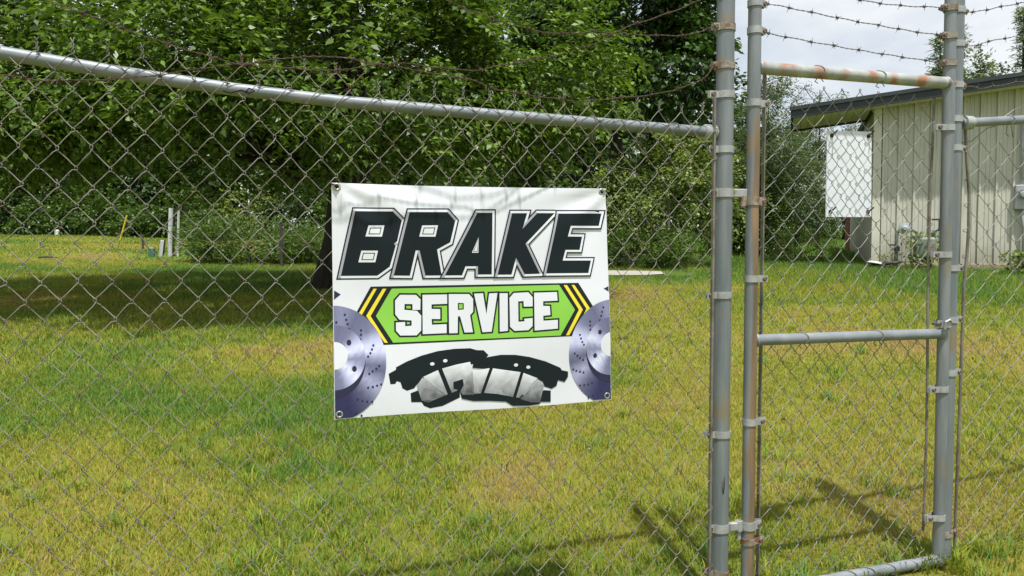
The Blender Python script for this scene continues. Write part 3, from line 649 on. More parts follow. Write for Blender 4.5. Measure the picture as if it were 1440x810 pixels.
MB().tube([(-.36, -.03, .12), (-.05, -.03, .16)], .03, 10).build('valve_pipe', M['dark_iron'], g, True)
MB().box((-.14, -.05, .40), (.09, .05, .09)).box((-.20, -.06, .47), (.12, .02, .03)).build('valve', M['dark_iron'], g)
MB().box((.52, .0, .93), (.24, .03, .03)).tube([(.52, 0, .72), (.52, 0, .93)], .014, 8).build('valve_handle', M['dark_iron'], g)
def vine(name, label, base, n, rad, h, L):
    x, y = base; z = gzf(x, y); root = empty(name, (x, y, z), 0, label, 'plant')
    P = np.stack([rng.normal(0, rad, n), rng.normal(0, .07, n), h * rng.random(n) ** 1.1 + .03], 1)
    V = quads_leaf(P, rng.normal(0, 1, (n, 3)), L, L * .6, .3)
    obj('foliage', poly_mesh('foliage', V, np.arange(len(V)).reshape(-1, 4), M['leaf_pale']), root)
    mb = MB()
    for k in range(9): q = P[k * 7 % n]; mb.tube([(q[0] * .3, 0, -.02), (q[0] * .6 + .02, q[1] * .5, q[2] * .5), tuple(q)], .005, 5)
    mb.build('stem', M['bark_pale'], root)
vine('vine_plant', 'leafy weed climbing around the gas meter', onwall(.95, .45, 0)[:2], 520, .22, .8, .085)
vine('weed_plant', 'broad-leaved weed in the long grass below the electric meter', onwall(2.7, .9, 0)[:2], 260, .28, .45, .11)
vine('weed_plant', 'low weed at the wall corner beside the white pan', onwall(.3, .3, 0)[:2], 120, .13, .35, .07)
# white pan lying by the corner
w = empty('upturned_pan', onwall(.02, .4, .068 * 16.2 + .02), .3, 'small white pan propped upside down on the grass at the building corner', 'pan')
MB().lathe([(.0, .14), (.12, .135), (.17, .10), (.18, .10), (.125, .15), (.0, .155)], 20, Matrix.Rotation(R(12), 3, 'Y')).build('pan', M['white_paint'], w, True)
MB().box((.03, 0, .05), (.09, .10, .12)).box((-.06, 0, .04), (.05, .08, .09)).build('block', M['dark_iron'], w)

# ------------------------------------------------------------------ small things on the far lawn
M['pale_post'] = noise_mat('weathered_pale_post', (.42, .43, .44, 1), (.60, .61, .61, 1), 6, .7, 0, .3, 40, (4, 4, .7))
M['black_plastic'] = flat_mat('black_plastic', (.02, .02, .02, 1), .5)
M['yellow_plastic'] = flat_mat('yellow_plastic', (.70, .50, .03, 1), .45)
M['green_plastic'] = flat_mat('green_plastic', (.06, .17, .12, 1), .5)
M['dark_wood'] = noise_mat('dark_wood', (.03, .028, .024, 1), (.075, .065, .055, 1), 8, .8, 0, .4, 40, (4, 4, .6))
def onground(x, y): return (x, y, gzf(x, y))
p = onground(-9.25, 20.4)
u1 = empty('utility_post', p, 0, 'tallest of the pale leaning utility posts, with a black cable cover', 'post')
MB().tube([(.0, 0, -.15), (.025, 0, .65), (.06, 0, 1.30)], .062, 14).build('pole', M['pale_post'], u1, 'auto')
MB().tube([(.075, .02, -.1), (.10, .02, .65), (.125, .02, 1.26)], .034, 10).build('cable_cover', M['black_plastic'], u1, 'auto')
u2 = empty('utility_post', onground(-9.06, 20.45), 0, 'thin pale utility post just right of the black cable cover', 'post')
MB().tube([(.0, 0, -.15), (.02, 0, .6), (.05, 0, 1.25)], .034, 12).build('pole', M['pale_post'], u2, 'auto')
u2['group'] = u1['group'] = 'pale utility posts on the far lawn'
u3 = empty('utility_cover', onground(-9.42, 20.3), 0, 'short pale grey cable cover leaning on the tall utility post', 'cable cover')
me = MB().box((0, 0, .2), (.10, .06, .46), Matrix.Rotation(R(8), 3, 'Y')).mesh('cover', M['pale_post']); bevel_mesh(me, .008, 1); obj('cover', me, u3)
MB().box((.055, .0, .2), (.025, .05, .48), Matrix.Rotation(R(8), 3, 'Y')).build('seam', M['black_plastic'], u3)
u4 = empty('utility_box', onground(-9.6, 20.1), .2, 'small green utility box with a pale lid beside the utility posts', 'utility box')
me = MB().box((0, 0, .10), (.15, .15, .24)).mesh('box', M['green_plastic']); bevel_mesh(me, .012, 2); obj('box', me, u4)
MB().lathe([(.0, .24), (.085, .235), (.085, .222), (.0, .222)], 4, Matrix.Rotation(R(45), 3, 'Z')).build('lid', M['pale_post'], u4)
gy_ = empty('guy_wire', onground(-11.45, 21.9), 0, 'thin anchor wire with a bright yellow guard tube, slanting up from the lawn', 'guy wire')
MB().tube([(-.02, 0, -.03), (.09, 0, .33)], .006, 6).build('wire', M['dark_iron'], gy_)
MB().tube([(.085, 0, .31), (.30, 0, 1.03)], .024, 10).build('guard_tube', M['yellow_plastic'], gy_, 'auto')
MB().tube([(.30, 0, 1.03), (1.6, .6, 5.4)], .006, 6).build('wire', M['dark_iron'], gy_)
st = empty('wooden_stake', onground(-11.2, 22.9), 0, 'short dark wooden stake between the yellow guard tube and the green box', 'stake')
me = MB().box((0, 0, .18), (.05, .05, .5)).mesh('stake', M['dark_wood']); bevel_mesh(me, .006, 1); obj('shaft', me, st)
MB().add([(-.024, -.024, .43), (.024, -.024, .43), (.024, .024, .43), (-.024, .024, .43), (0, 0, .47)], [(0, 1, 4), (1, 2, 4), (2, 3, 4), (3, 0, 4)]).build('tip', M['dark_wood'], st)
tp = empty('thin_post', onground(-5.5, 18.0), 0, 'thin dark post standing in the shade in front of the juniper', 'post')
MB().tube([(0, 0, -.2), (.004, 0, .5), (0, 0, 1.05)], .036, 10).build('shaft', M['dark_wood'], tp, 'auto')
MB().lathe([(.04, 1.04), (.042, 1.07), (.02, 1.085), (0, 1.087)], 10).build('cap', M['dark_wood'], tp, 'auto')
wm = empty('white_marker', onground(-20.3, 33.7), .4, 'small white marker at the far edge of the lawn by the wood', 'marker')
me = MB().box((0, 0, .12), (.20, .14, .30)).mesh('body', M['white_paint']); bevel_mesh(me, .05, 3); obj('body', me, wm)
MB().tube([(0, 0, -.1), (0, 0, .05)], .03, 8).build('stem', M['dark_iron'], wm)
sk = empty('fallen_stick', onground(-11.2, 18.2), .1, 'dark stick lying on the sunlit far lawn', 'stick')
MB().tube([(-.22, 0, .05), (-.05, .02, .07), (.10, 0, .06), (.24, -.03, .05)], [.018, .022, .018, .01], 8).build('shaft', M['dark_wood'], sk, True)
MB().tube([(.02, .01, .065), (.09, .08, .09)], [.010, .005], 6).build('side_twig', M['dark_wood'], sk, True)

# ------------------------------------------------------------------ fence, gate
ANG = math.atan2(.312, .950)
ORI = (0, 2.421, 0)
SD = Vector((math.cos(ANG), math.sin(ANG), 0))
def froot(name, label, cat, group=None): return empty(name, ORI, ANG, label, cat, group)   # local x runs along the fence, y away from the camera side, z up
def fground(s): return .068 * (ORI[1] + s * SD.y)

def pipe(name, a, b, r, mat, parent, n=20, mid=None):
    P = [a] + (mid or []) + [b]
    return MB().tube(P, r, n).build(name, mat if not isinstance(mat, str) else M[mat], parent, 'auto')

def post(name, s, y, r, top, mat, parent, n=24):
    z0 = fground(s) - .3; o = MB().tube([(s, y, z0 + (top - z0) * k / 8) for k in range(9)], r, n).build(name, mat if not isinstance(mat, str) else M[mat], parent, 'auto')
    MB().lathe([(r + .002, top - .03), (r + .003, top), (r * .8, top + .018), (r * .3, top + .028), (0, top + .03)], n, None, (s, y, 0)).build('post_cap', M['band'], o, 'auto')
    return o

BOLT = None
def bolt_mesh():
    global BOLT
    if BOLT is None:
        mb = MB(); mb.lathe([(0, -.012), (.0075, -.012), (.009, -.010), (.009, -.004), (.0045, -.004), (.0045, .026), (0, .026)], 8, Matrix.Rotation(R(-90), 3, 'X'))
        mb.lathe([(.0, .014), (.008, .014), (.008, .021), (.0, .021)], 6, Matrix.Rotation(R(-90), 3, 'X'))
        BOLT = mb.mesh('bolt', M['bolt'], 'auto')
    return BOLT

def band(parent, s, y, r, h, side, mat='band', hh=.024, ext=.034, name='tension_band', tilt=0):
    """flat steel strap round a pipe with two ears meeting on one side and a carriage bolt through them"""
    mb = MB(); th = .0032; n = 28; a0 = math.asin(min(.9, .012 / r)); V = []; pts = []
    base = 0 if side > 0 else math.pi
    for k in range(n + 1):
        a = base + a0 + (2 * math.pi - 2 * a0) * k / n; pts.append((math.cos(a), math.sin(a)))
    prof = [(s + side * (r + ext), y + .008 * side * 1.0)] if False else []
    outer = [(s + c * (r + th), y + d * (r + th)) for c, d in pts]; inner = [(s + c * (r + .0006), y + d * (r + .0006)) for c, d in pts]
    ey = .012 * (1 if outer[0][1] > y else -1)
    outer = [(s + side * (r + ext), y + ey * .62)] + outer + [(s + side * (r + ext), y - ey * .62)]
    inner = [(s + side * (r + ext), y + ey * .30)] + inner + [(s + side * (r + ext), y - ey * .30)]
    m = len(outer)
    for ring in (outer, inner):
        for px, py in ring:
            dz = tilt * (px - s); V += [(px, py, h - hh / 2 + dz), (px, py, h + hh / 2 + dz)]
    F = []
    for i in range(m - 1):
        o, q = 2 * i, 2 * m + 2 * i
        F += [(o, o + 2, o + 3, o + 1), (q, q + 1, q + 3, q + 2), (o, q, q + 2, o + 2), (o + 1, o + 3, q + 3, q + 1)]
    F += [(0, 1, 2 * m + 1, 2 * m), (2 * m - 2, 4 * m - 2, 4 * m - 1, 2 * m - 1)]
    mb.add(V, F); o = mb.build(name, M[mat], parent, 'auto')
    bo = obj('bolt', bolt_mesh(), o); bo.location = (s + side * (r + ext * .62), y - .004, h + tilt * side * r); bo.rotation_euler = (0, .3 * math.sin(h * 40), 0)
    return o

WR = .00140
def jitter(c, r, sd):
    v = math.sin(c * 12.9898 + r * 78.233 + sd) * 43758.5453; v2 = math.sin(c * 39.346 + r * 11.135 + sd * 2) * 24634.6345
    return ((v % 1) - .5, (v2 % 1) - .5)
def fabric(parent, s0, s1, h0f, h1f, w, v, ph, y0, mat, sd=0, amp=.0045, bulge=None, selv=True, edge=(None, None)):
    """chain-link fabric: every zig-zag wire is its own part, hooked into the next at the knuckles"""
    n = int(round((s1 - s0) / (w / 2))); t = .0052
    for k in range(n):
        cl, cr = s0 + k * w / 2, s0 + (k + 1) * w / 2; P = []; lo, hi = h0f(cl), h1f(cl)
        j0 = int(math.ceil((lo - ph) / (v / 2))); j1 = int(math.floor((hi - ph) / (v / 2)))
        if j1 - j0 < 1: continue
        for j in range(j0, j1 + 1):
            right = (j + k) % 2 == 0; ci = k + 1 if right else k; c = cr if right else cl
            if k == 0 and not right and edge[0] is not None: c = edge[0]
            if k == n - 1 and right and edge[1] is not None: c = edge[1]
            jx, jz = jitter(ci, j, sd); x = c + jx * amp * 1.3; z = ph + j * v / 2 + jz * amp * 1.6
            hook = .0032 if right else -.0032
            yb = bulge(x, z) if bulge else 0
            nx_right = not right; tx = cr if nx_right else cl
            P.append((x + hook, y0 + yb + (-.001 if right else .001), z - .0035)); P.append((x + hook, y0 + yb + (.001 if right else -.001), z + .0035))
            if j < j1:
                yy = y0 + yb + (t if right else -t); dx = tx - x     # right->left rises behind, left->right rises in front
                bow = .004 * (1 if right else -1) * 0
                P.append((x + dx * .14, yy, z + v / 2 * .17)); P.append((x + dx * .5, yy, z + v / 2 * .5 + jx * .003)); P.append((x + dx * .86, yy, z + v / 2 * .83))
        if selv:
            x, y, z = P[-1]; sg = 1 if (j1 + k) % 2 == 0 else -1
            P += [(x - sg * .006, y, z + .008), (x + sg * .001, y - .004 * sg, z + .014), (x - sg * .003, y + .003, z + .020), (x - sg * .008 , y - .004, z + .028 + .012 * jitter(k, 3, sd)[0])]
        MB().tube(P, WR, 6).build('wire', M[mat], parent, True, fix=False)

def tie(parent, s, y, h, r, drop, mat='wire_grey', tail=.05, lean=0.0):
    """tie wire looped over a rail and twisted to the fabric"""
    P = []
    for k in range(15):
        a = -2.2 + k * 4.6 / 14; P.append((s + lean * (k - 7) / 7 + .004 * math.sin(k), y - math.sin(a + 1.57) * (r + .003), h + math.cos(a + 1.57 - math.pi / 2 + math.pi / 2) * 0 + math.sin(a) * -(r + .003) if False else h + math.cos(a) * (r + .003)))
    # straighten into a ring round the rail
    P = [(s + lean * math.sin(k * .45), y + math.sin(-2.5 + k * 5.0 / 16) * (r + .003), h + math.cos(-2.5 + k * 5.0 / 16) * (r + .003)) for k in range(17)]
    P = [(s + lean + .008, y - .3 * r, h - r - drop)] + P + [(s - lean + .012, y + .5 * r, h - r - drop * .7), (s - lean + .022, y + .2 * r, h - r - drop * .7 - tail * .2)]
    return MB().tube(P, .0017, 6).build('tie_wire', M[mat], parent, True)

def barb_mesh(name, mat):
    mb = MB(); P = [(-.005 + .010 * k / 16, .0045 * math.cos(k * 1.57 * .75), .0045 * math.sin(k * 1.57 * .75)) for k in range(17)]
    mb.tube(P, .0011, 5)
    for x, a, l in ((-.004, .6, .017), (-.003, 3.6, .015), (.004, 2.2, .016), (.003, 5.2, .017)):
        d = (random.uniform(-.25, .25), math.cos(a), math.sin(a)); mb.tube([(x, d[1] * .003, d[2] * .003), (x + d[0] * l, d[1] * l, d[2] * l)], [.0013, .0005], 5)
    return mb.mesh(name, M[mat], True)
BARB = {}
def barbed(label, pts, mat, step=.125, start=.05, group=None, hang=None):
    root = froot('barbed_wire', label, 'barbed wire', group)
    P = np.array(pts, float); 
    # smooth the path
    seg = np.linalg.norm(np.diff(P, axis=0), axis=1); T = np.concatenate([[0], np.cumsum(seg)]); L = T[-1]; tt = np.arange(0, L, .006)
    def cr(t):
        i = np.clip(np.searchsorted(T, t) - 1, 0, len(P) - 2); u = (t - T[i]) / (T[i + 1] - T[i]); p0 = P[np.maximum(i - 1, 0)]; p1 = P[i]; p2 = P[i + 1]; p3 = P[np.minimum(i + 2, len(P) - 1)]; u = u[:, None]
        return .5 * ((2 * p1) + (-p0 + p2) * u + (2 * p0 - 5 * p1 + 4 * p2 - p3) * u ** 2 + (-p0 + 3 * p1 - 3 * p2 + p3) * u ** 3)
    Q = cr(tt); D = np.gradient(Q, axis=0); D /= np.linalg.norm(D, axis=1)[:, None]
    N = np.cross(D, np.array([0, 1.0, 0])); N /= np.linalg.norm(N, axis=1)[:, None]; B = np.cross(D, N)
    Q = Q + N * (np.sin(tt * 47 + label.__len__()) * .0012)[:, None]
    for ph in (0, math.pi):
        a = tt * 2 * math.pi / .045 + ph
        MB().tube(Q + .0014 * (np.cos(a)[:, None] * N + np.sin(a)[:, None] * B), .00105, 5).build('strand', M[mat], root, True, fix=False)
    if mat not in BARB: BARB[mat] = [barb_mesh('barb', mat) for _ in range(4)]
    d = start; k = 0
    while d < L - .02:
        i = min(len(Q) - 1, int(d / .006)); o = obj('barb', BARB[mat][k % 4], root); o.location = Q[i]
        x = Vector(D[i]); yv = Vector(B[i]); zv = x.cross(yv); mt = Matrix((x, yv, zv)).transposed().to_4x4() @ Matrix.Rotation(k * 1.3, 4, 'X'); o.rotation_euler = mt.to_euler()
        d += step * (.92 + .16 * random.random()); k += 1
    return root

# ---- left run of fence
fl = froot('chain_link_fence', 'long chain-link fence run with sagging top rail, carrying the brake banner', 'fence', 'runs of chain-link fence')
rail_pts = [(-2.62, 2.035), (-2.0, 1.985), (-1.4, 1.940), (-1.13, 1.9106), (-.83, 1.885), (-.53, 1.869), (-.05, 1.857), (.32, 1.8507), (.77, 1.8424)]
MB().tube([(s, .022, h) for s, h in rail_pts], .0182, 18).build('top_rail', M['rail'], fl, 'auto')
tp_ = post('terminal_post', .795, .016, .0312, 2.52, 'post', fl)
post('line_post', -2.45, .046, .024, 2.06, 'post', fl)
MB().lathe([(.028, 2.06), (.030, 2.10), (.018, 2.12), (0, 2.12)], 14, None, (-2.45, .046, 0)).build('loop_cap', M['band'], fl, 'auto')
# torn weld seam in the post
M['tear'] = flat_mat('torn_slot', (.01, .01, .01, 1), .9)
sl = [(.0, -.036), (.0030, -.015), (.0036, .0), (.0030, .015), (0, .036), (-.0030, .015), (-.0036, 0), (-.0030, -.015)]
MB().add([(.789 + x, -.0162 + .0002, .594 + z) for x, z in sl] + [(.789 + x * .6, -.012, .594 + z * .9) for x, z in sl], [tuple(range(8))] + [(i, (i + 1) % 8, 8 + (i + 1) % 8, 8 + i) for i in range(8)]).build('split', M['tear'], tp_)
MB().tube([(.786, -.0160, .56), (.7845, -.0175, .585), (.7845, -.0175, .603), (.786, -.0160, .628)], [.0004, .0016, .0016, .0004], 6).build('split_lip', M['rail'], tp_, True)
rail_at = lambda s: float(np.interp(s, [p[0] for p in rail_pts], [p[1] for p in rail_pts]))
# fabric top follows its own sag
FT = lambda s: float(np.interp(s, [-2.6, -1.38, -1.3, -1.0, -.7, -.44, -.16, .12, .45, .67, .8], [2.07, 2.015, 2.02, 2.005, 1.985, 1.965, 1.95, 1.935, 1.93, 1.925, 1.92])) - .015
wl_, vl_ = .0857, .1030
ws = -1.363 - 12 * wl_
wb = lambda s, h: .003 + .003 * math.sin(s * 7 + h * 3) + .0035 * math.sin(h * 5 + s * 2.2)
nL = int(round((.742 - ws) / (wl_ / 2)))
fabric(fl, ws, .742, lambda s: fground(s) - .01, FT, wl_, vl_, 1.6456 - 20 * vl_, -.004, 'wire', 1.0, .0052, wb, True, (None, .748))
MB().box((.742, -.001, (1.955 + .2) / 2), (.008, .012, 1.955 - .2)).build('tension_bar', M['bar'], fl)
PL = (.795, .016, .0312)
for h in (1.782, 1.269, .7705): band(fl, *PL, h, -1)
band(fl, *PL, .262, -1, 'band_rust', tilt=-.2)
band(fl, *PL, 1.973, -1, name='brace_band')
for h in (2.207, 2.074): band(fl, *PL, h, -1, 'band_rust', ext=.022, name='barb_band')
MB().lathe([(.0, -.012), (.026, -.012), (.026, .03), (.021, .034), (0, .034)], 18, Matrix.Rotation(R(-90), 3, 'Y'), (.748, .022, 1.843)).build('rail_end', M['band'], fl, 'auto')
for h, hs in ((1.630, 1), (.430, 1)):
    hb = band(fl, *PL, h, -1, ext=.02, name='post_hinge', hh=.030)
    me = MB().box((.853, .004, h), (.055, .018, .030)).mesh('hinge_arm', M['band']); bevel_mesh(me, .003, 1); obj('hinge_arm', me, hb)
    MB().tube([(.868, .004, h - .05), (.868, .004, h + .016)], .008, 10).build('hinge_pin', M['band'], hb, 'auto')
for s in (-1.87, -.42, .287, .455, .60): tie(fl, s, .022, rail_at(s), .0182, .045, 'wire' if s < 0 else 'bar', .05, .006)
MB().tube([(s, -.005 - .004 * math.sin(s * 60), h) for s, h in ((-.86, 1.874), (-.84, 1.869), (-.81, 1.878), (-.79, 1.871), (-.775, 1.880), (-.79, 1.885), (-.80, 1.872))], .0022, 6).build('tie_wire', M['tear'], fl, True)

# ---- gate
GX0, GX1, GR = .9035, 1.800, .0232
gt = froot('chain_link_gate', 'narrow chain-link walk gate with welded pipe frame and rusty top rail', 'gate')
M['stain'] = stain_post('rust_run_upright', GX0, GR, 1.95)
M['patch'] = patch_rail('rust_patched_rail')
gl = MB().tube([(GX0, 0, .12 + 2.34 * k / 8) for k in range(9)], GR, 24).build('upright', M['stain'], gt, 'auto')
MB().lathe([(GR + .002, 2.44), (GR + .003, 2.46), (GR * .6, 2.482), (0, 2.486)], 20, None, (GX0, 0, 0)).build('post_cap', M['band'], gl, 'auto')
gr_ = MB().tube([(GX1 + .006 - .006 * k / 8, 0, .165 + 2.3 * k / 8) for k in range(9)], GR - .001, 24).build('upright', M['frame'], gt, 'auto')
MB().lathe([(GR + .002, 2.44), (GR + .003, 2.465), (GR * .6, 2.482), (0, 2.486)], 20, None, (GX1, 0, 0)).build('post_cap', M['band'], gr_, 'auto')
pipe('top_rail', (GX0 + .016, 0, 2.0755), (GX1 + .012, 0, 2.083), .0222, 'patch', gt)
pipe('middle_rail', (GX0 + .016, 0, 1.1040), (GX1 + .010, 0, 1.0996), .0205, 'rail', gt)
pipe('bottom_rail', (GX0 + .016, 0, .172), (GX1 + .014, 0, .186), .0205, 'rail', gt)
for (x, h, sg) in ((GX0 + .022, 2.0755, 1), (GX1 - .016, 2.083, -1), (GX0 + .022, 1.104, 1), (GX1 - .014, 1.0996, -1), (GX1 - .010, .186, -1), (GX0 + .022, .172, 1)):
    MB().lathe([(.0195, -.008), (.0255, -.004), (.0262, .002), (.0225, .008), (.0195, .009)], 18, Matrix.Rotation(R(90) * sg, 3, 'Y'), (x, 0, h)).build('weld_bead', M['rail'], gt, True)
wg, vg = .0853, .1006
gb = lambda s, h: .003 * math.sin(s * 9 + h * 4)
fabric(gt, .976, .976 + 18 * wg / 2, lambda s: .165, lambda s: 2.078, wg, vg, .174, .030, 'wire_grey', 4.0, .0035, gb, False, (.964, 1.760))
MB().box((.970, .030, 1.14), (.005, .016, 1.86)).build('tension_bar', M['bar'], gt)
MB().tube([(1.7560 + .006 * math.sin(k * .9), .030, .30 + .216 * k) for k in range(9)], .0052, 8).build('tension_bar', M['bar'], gt)
for h in (1.949, 1.326, .809, .372): band(gt, GX0, 0, GR, h, 1, 'band' if h > .5 else 'band_rust', ext=.042)
for h in (2.2976, 2.203): band(gt, GX0, 0, GR, h, 1, ext=.018, name='barb_band')
for h, mt in ((1.6026, 'band_rust'), (.4301, 'band')):
    hb = band(gt, GX0, 0, GR, h, 1, mt, .030, .030, 'gate_hinge')
    MB().lathe([(.0088, -.018), (.0135, -.018), (.0135, .018), (.0088, .018), (.0088, -.018)], 14, None, (.868, .004, h)).build('hinge_eye', M[mt], hb, 'auto')
for h in (2.371, 2.264, 2.159): band(gt, GX1, 0, GR, h, -1, 'band_rust', ext=.020, name='barb_band')
for h in (1.909, 1.413, .879, .362): band(gt, GX1, 0, GR, h, -1, ext=.042)
lt = band(gt, GX1, 0, GR, 1.1395, -1, ext=.012, name='latch_band', hh=.03)
MB().box((1.785, -.034, 1.142), (.028, .012, .026)).tube([(1.770, -.036, 1.120), (1.770, -.040, 1.150), (1.786, -.044, 1.158), (1.800, -.040, 1.150)], .005, 8).build('latch_fork', M['band'], lt)
for s, h in ((1.175, 2.078), (1.455, 2.080), (1.125, 1.103), (1.47, 1.101)): tie(gt, s, 0, h, .0215, .012, 'bar', .04, .014)
for s in (1.36, 1.45, 1.55, 1.66, 1.70, 1.02, 1.12): tie(gt, s, 0, .180, .0205, -.012, 'bar', .02, .02)

# blank white sign on the back of the gate mesh
M['sign_white'] = noise_mat('sign_white', (.66, .69, .75, 1), (.73, .76, .82, 1), 3, .5, spec=.3)
sg_ = froot('blank_sign', 'blank white plastic sign with corner holes, hung on the gate behind its mesh', 'sign')
c = [(1.268, 1.5555), (1.482, 1.5580), (1.476, 1.8860), (1.267, 1.8790)]
V = [(x, .050, z) for x, z in c] + [(x, .054, z) for x, z in c]
MB().add(V, [(0, 1, 2, 3), (7, 6, 5, 4)] + [(i, 4 + i, 4 + (i + 1) % 4, (i + 1) % 4) for i in range(4)]).build('panel', M['sign_white'], sg_)
for x, z in ((1.287, 1.862), (1.459, 1.868), (1.287, 1.575), (1.464, 1.577)):
    g1 = MB().lathe([(.0, -.003), (.0075, -.003), (.0078, .0), (0, .0)], 14, Matrix.Rotation(R(-90), 3, 'X'), (x, .049, z)).build('hole', M['tear'], sg_)
    MB().tube([(x, .046, z), (x + .006, .034, z + .012), (x + .002, .022, z + .016)], .0028, 6).build('zip_tie', M['black_plastic'], sg_)

# ---- right run of fence
fr = froot('chain_link_fence', 'chain-link fence run right of the gate, in front of the metal building', 'fence', 'runs of chain-link fence')
PR = (1.858, .028, .0312)
post('terminal_post', *PR, 2.55, 'post', fr)
post('line_post', 3.05, .05, .024, 2.2, 'post', fr)
pipe('top_rail', (1.892, .022, 1.937), (3.12, .022, 2.052), .0182, 'rail', fr)
MB().lathe([(.0, -.012), (.027, -.012), (.027, .03), (.022, .034), (0, .034)], 18, Matrix.Rotation(R(90), 3, 'Y'), (1.914, .022, 1.940)).build('rail_end', M['band'], fr, 'auto')
wr_, vr_ = .1030, .1040
fabric(fr, 1.952, 1.952 + 24 * wr_ / 2, lambda s: fground(s) - .01, lambda s: 1.875 + .1 * (s - 1.9), wr_, vr_, .21, .030, 'wire_grey', 9.0, .006, lambda s, h: .006 * math.sin(s * 6 + h * 2), False, (1.940, None))
MB().tube([(s + .036, .030, h) for s, h in ((1.888, 1.93), (1.900, 1.80), (1.918, 1.66), (1.922, 1.53), (1.915, 1.41), (1.903, 1.29), (1.900, 1.0), (1.897, .75), (1.892, .45), (1.890, .17))], .0062, 8).build('tension_bar', M['bar'], fr)
for h in (1.836, 1.359, 1.152, .938, .281): band(fr, *PR, h, 1, ext=.036, mat='band' if h > .3 else 'band_rust')
for h in (2.375, 2.243, 2.083): band(fr, *PR, h, 1, ext=.02, name='barb_band')
band(fr, *PR, 1.95, 1, name='brace_band', ext=.02)
tie(fr, 2.145, .022, 1.961, .0182, .05, 'wire_grey', .05, .012); tie(fr, 2.6, .022, 2.0, .0182, .05, 'wire_grey', .05, .012)
MB().tube([(1.91, .04, 1.86), (1.96, .03, 1.87), (2.0, .035, 1.895), (2.04, .03, 1.925), (2.08, .03, 1.935), (2.11, .025, 1.965), (2.17, .02, 2.005), (2.21, .01, 2.02)], .0021, 6).build('loose_wire', M['wire_grey'], fr, True)

# ---- barbed wire
Y = -.05
barbed('rusty barbed wire strand dipping low over the sagging rail, rising to the terminal post', [(-2.45, .0, 2.0), (-1.9, -.04, 1.90), (-1.384, -0.066, 1.866), (-1.316, -0.07, 1.858), (-1.194, -0.081, 1.862), (-1.051, -0.112, 1.875), (-0.923, -0.14, 1.896), (-0.818, -0.15, 1.917), (-0.715, -0.15, 1.915), (-0.546, -0.15, 1.921), (-0.468, -0.15, 1.942), (-0.388, -0.15, 1.943), (-0.298, -0.15, 1.931), (-0.18, -0.15, 1.922), (-0.082, -0.148, 1.898), (0.179, -0.097, 1.893), (0.299, -0.076, 1.911), (0.512, -0.04, 1.951), (0.68, -0.013, 2.013), (.742, .0, 2.074)], 'barb_rust', .118, .04, 'barbed wire over the left fence')
barbed('rusty barbed wire strand tangled above the banner, then slanting steeply up', [(-2.3, .0, 2.42), (-1.8, -.03, 2.24), (-1.273, -0.081, 2.058), (-1.166, -0.098, 2.023), (-1.047, -0.128, 1.977), (-0.939, -0.154, 1.943), (-0.817, -0.176, 1.912), (-0.764, -0.17, 1.92), (-0.697, -0.17, 1.937), (-0.547, -0.17, 1.952), (-0.476, -0.176, 1.939), (-0.365, -0.17, 1.948), (-0.185, -0.17, 1.943), (-0.088, -0.167, 1.966), (0.096, -0.127, 2.018), (0.242, -0.096, 2.075), (0.346, -0.076, 2.136), (0.506, -0.045, 2.204), (0.617, -0.025, 2.254), (.745, .0, 2.32)], 'barb_rust', .121, .07, 'barbed wire over the left fence')
band(fl, *PL, 2.32, -1, 'band_rust', ext=.022, name='barb_band')
barbed('rusty barbed wire strand highest over the left fence, tied to the terminal post', [(-2.3, .0, 2.62), (-1.4, -.12, 2.44), (-.6, -.18, 2.23), (-0.263, -0.2, 2.126), (-0.178, -0.2, 2.101), (-0.052, -0.185, 2.079), (0.087, -0.149, 2.079), (0.234, -0.113, 2.107), (0.391, -0.078, 2.122), (0.616, -0.03, 2.155), (.742, .0, 2.207)], 'barb_rust', .119, .03, 'barbed wire over the left fence')
GB = 'barbed wire strands over the gate'
barbed('lowest dark barbed wire strand stretched over the gate top rail', [(GX0 + .04, 0, 2.203), (.96, 0, 2.199), (1.3, 0, 2.177), (1.6, 0, 2.164), (1.757, 0, 2.159)], 'barb_grey', .098, .02, GB)
barbed('middle dark barbed wire strand stretched over the gate', [(GX0 + .04, 0, 2.2976), (.98, 0, 2.302), (1.3, 0, 2.281), (1.6, 0, 2.267), (1.757, 0, 2.264)], 'barb_grey', .098, .03, GB)
band(gt, GX0, 0, GR, 2.398, 1, ext=.018, name='barb_band')
barbed('topmost dark barbed wire strand stretched over the gate', [(GX0 + .04, 0, 2.398), (1.1, 0, 2.378), (1.3637, 0, 2.3583), (1.55, 0, 2.357), (1.757, 0, 2.371)], 'barb_grey', .098, .05, GB)
GRB = 'barbed wire strands over the right fence'
barbed('topmost barbed wire strand climbing right from the latch post', [(1.92, .02, 2.375), (2.0, .03, 2.392), (2.184, .05, 2.4408), (2.5, .05, 2.51), (3.05, .05, 2.64)], 'barb_grey', .098, .03, GRB)
barbed('middle barbed wire strand right of the latch post', [(1.92, .02, 2.243), (1.98, .03, 2.252), (2.0365, .05, 2.2742), (2.19, .05, 2.3105), (2.5, .05, 2.38), (3.05, .05, 2.50)], 'barb_grey', .098, .06, GRB)
barbed('lowest barbed wire strand right of the latch post, crossing the roof fascia', [(1.92, .02, 2.083), (1.96, .03, 2.086), (2.0433, .05, 2.0917), (2.1967, .05, 2.1224), (2.5, .05, 2.18), (3.05, .05, 2.30)], 'barb_grey', .118, .08, GRB)
MB().tube([(3.05, .05, 2.1), (3.05, .05, 2.7)], .02, 12).build('barb_arm', M['post'], fr, 'auto')
MB().tube([(-2.45, .046, 2.05), (-2.44, .02, 2.4), (-2.30, .0, 2.7)], .018, 12).build('barb_arm', M['post'], fl, 'auto')

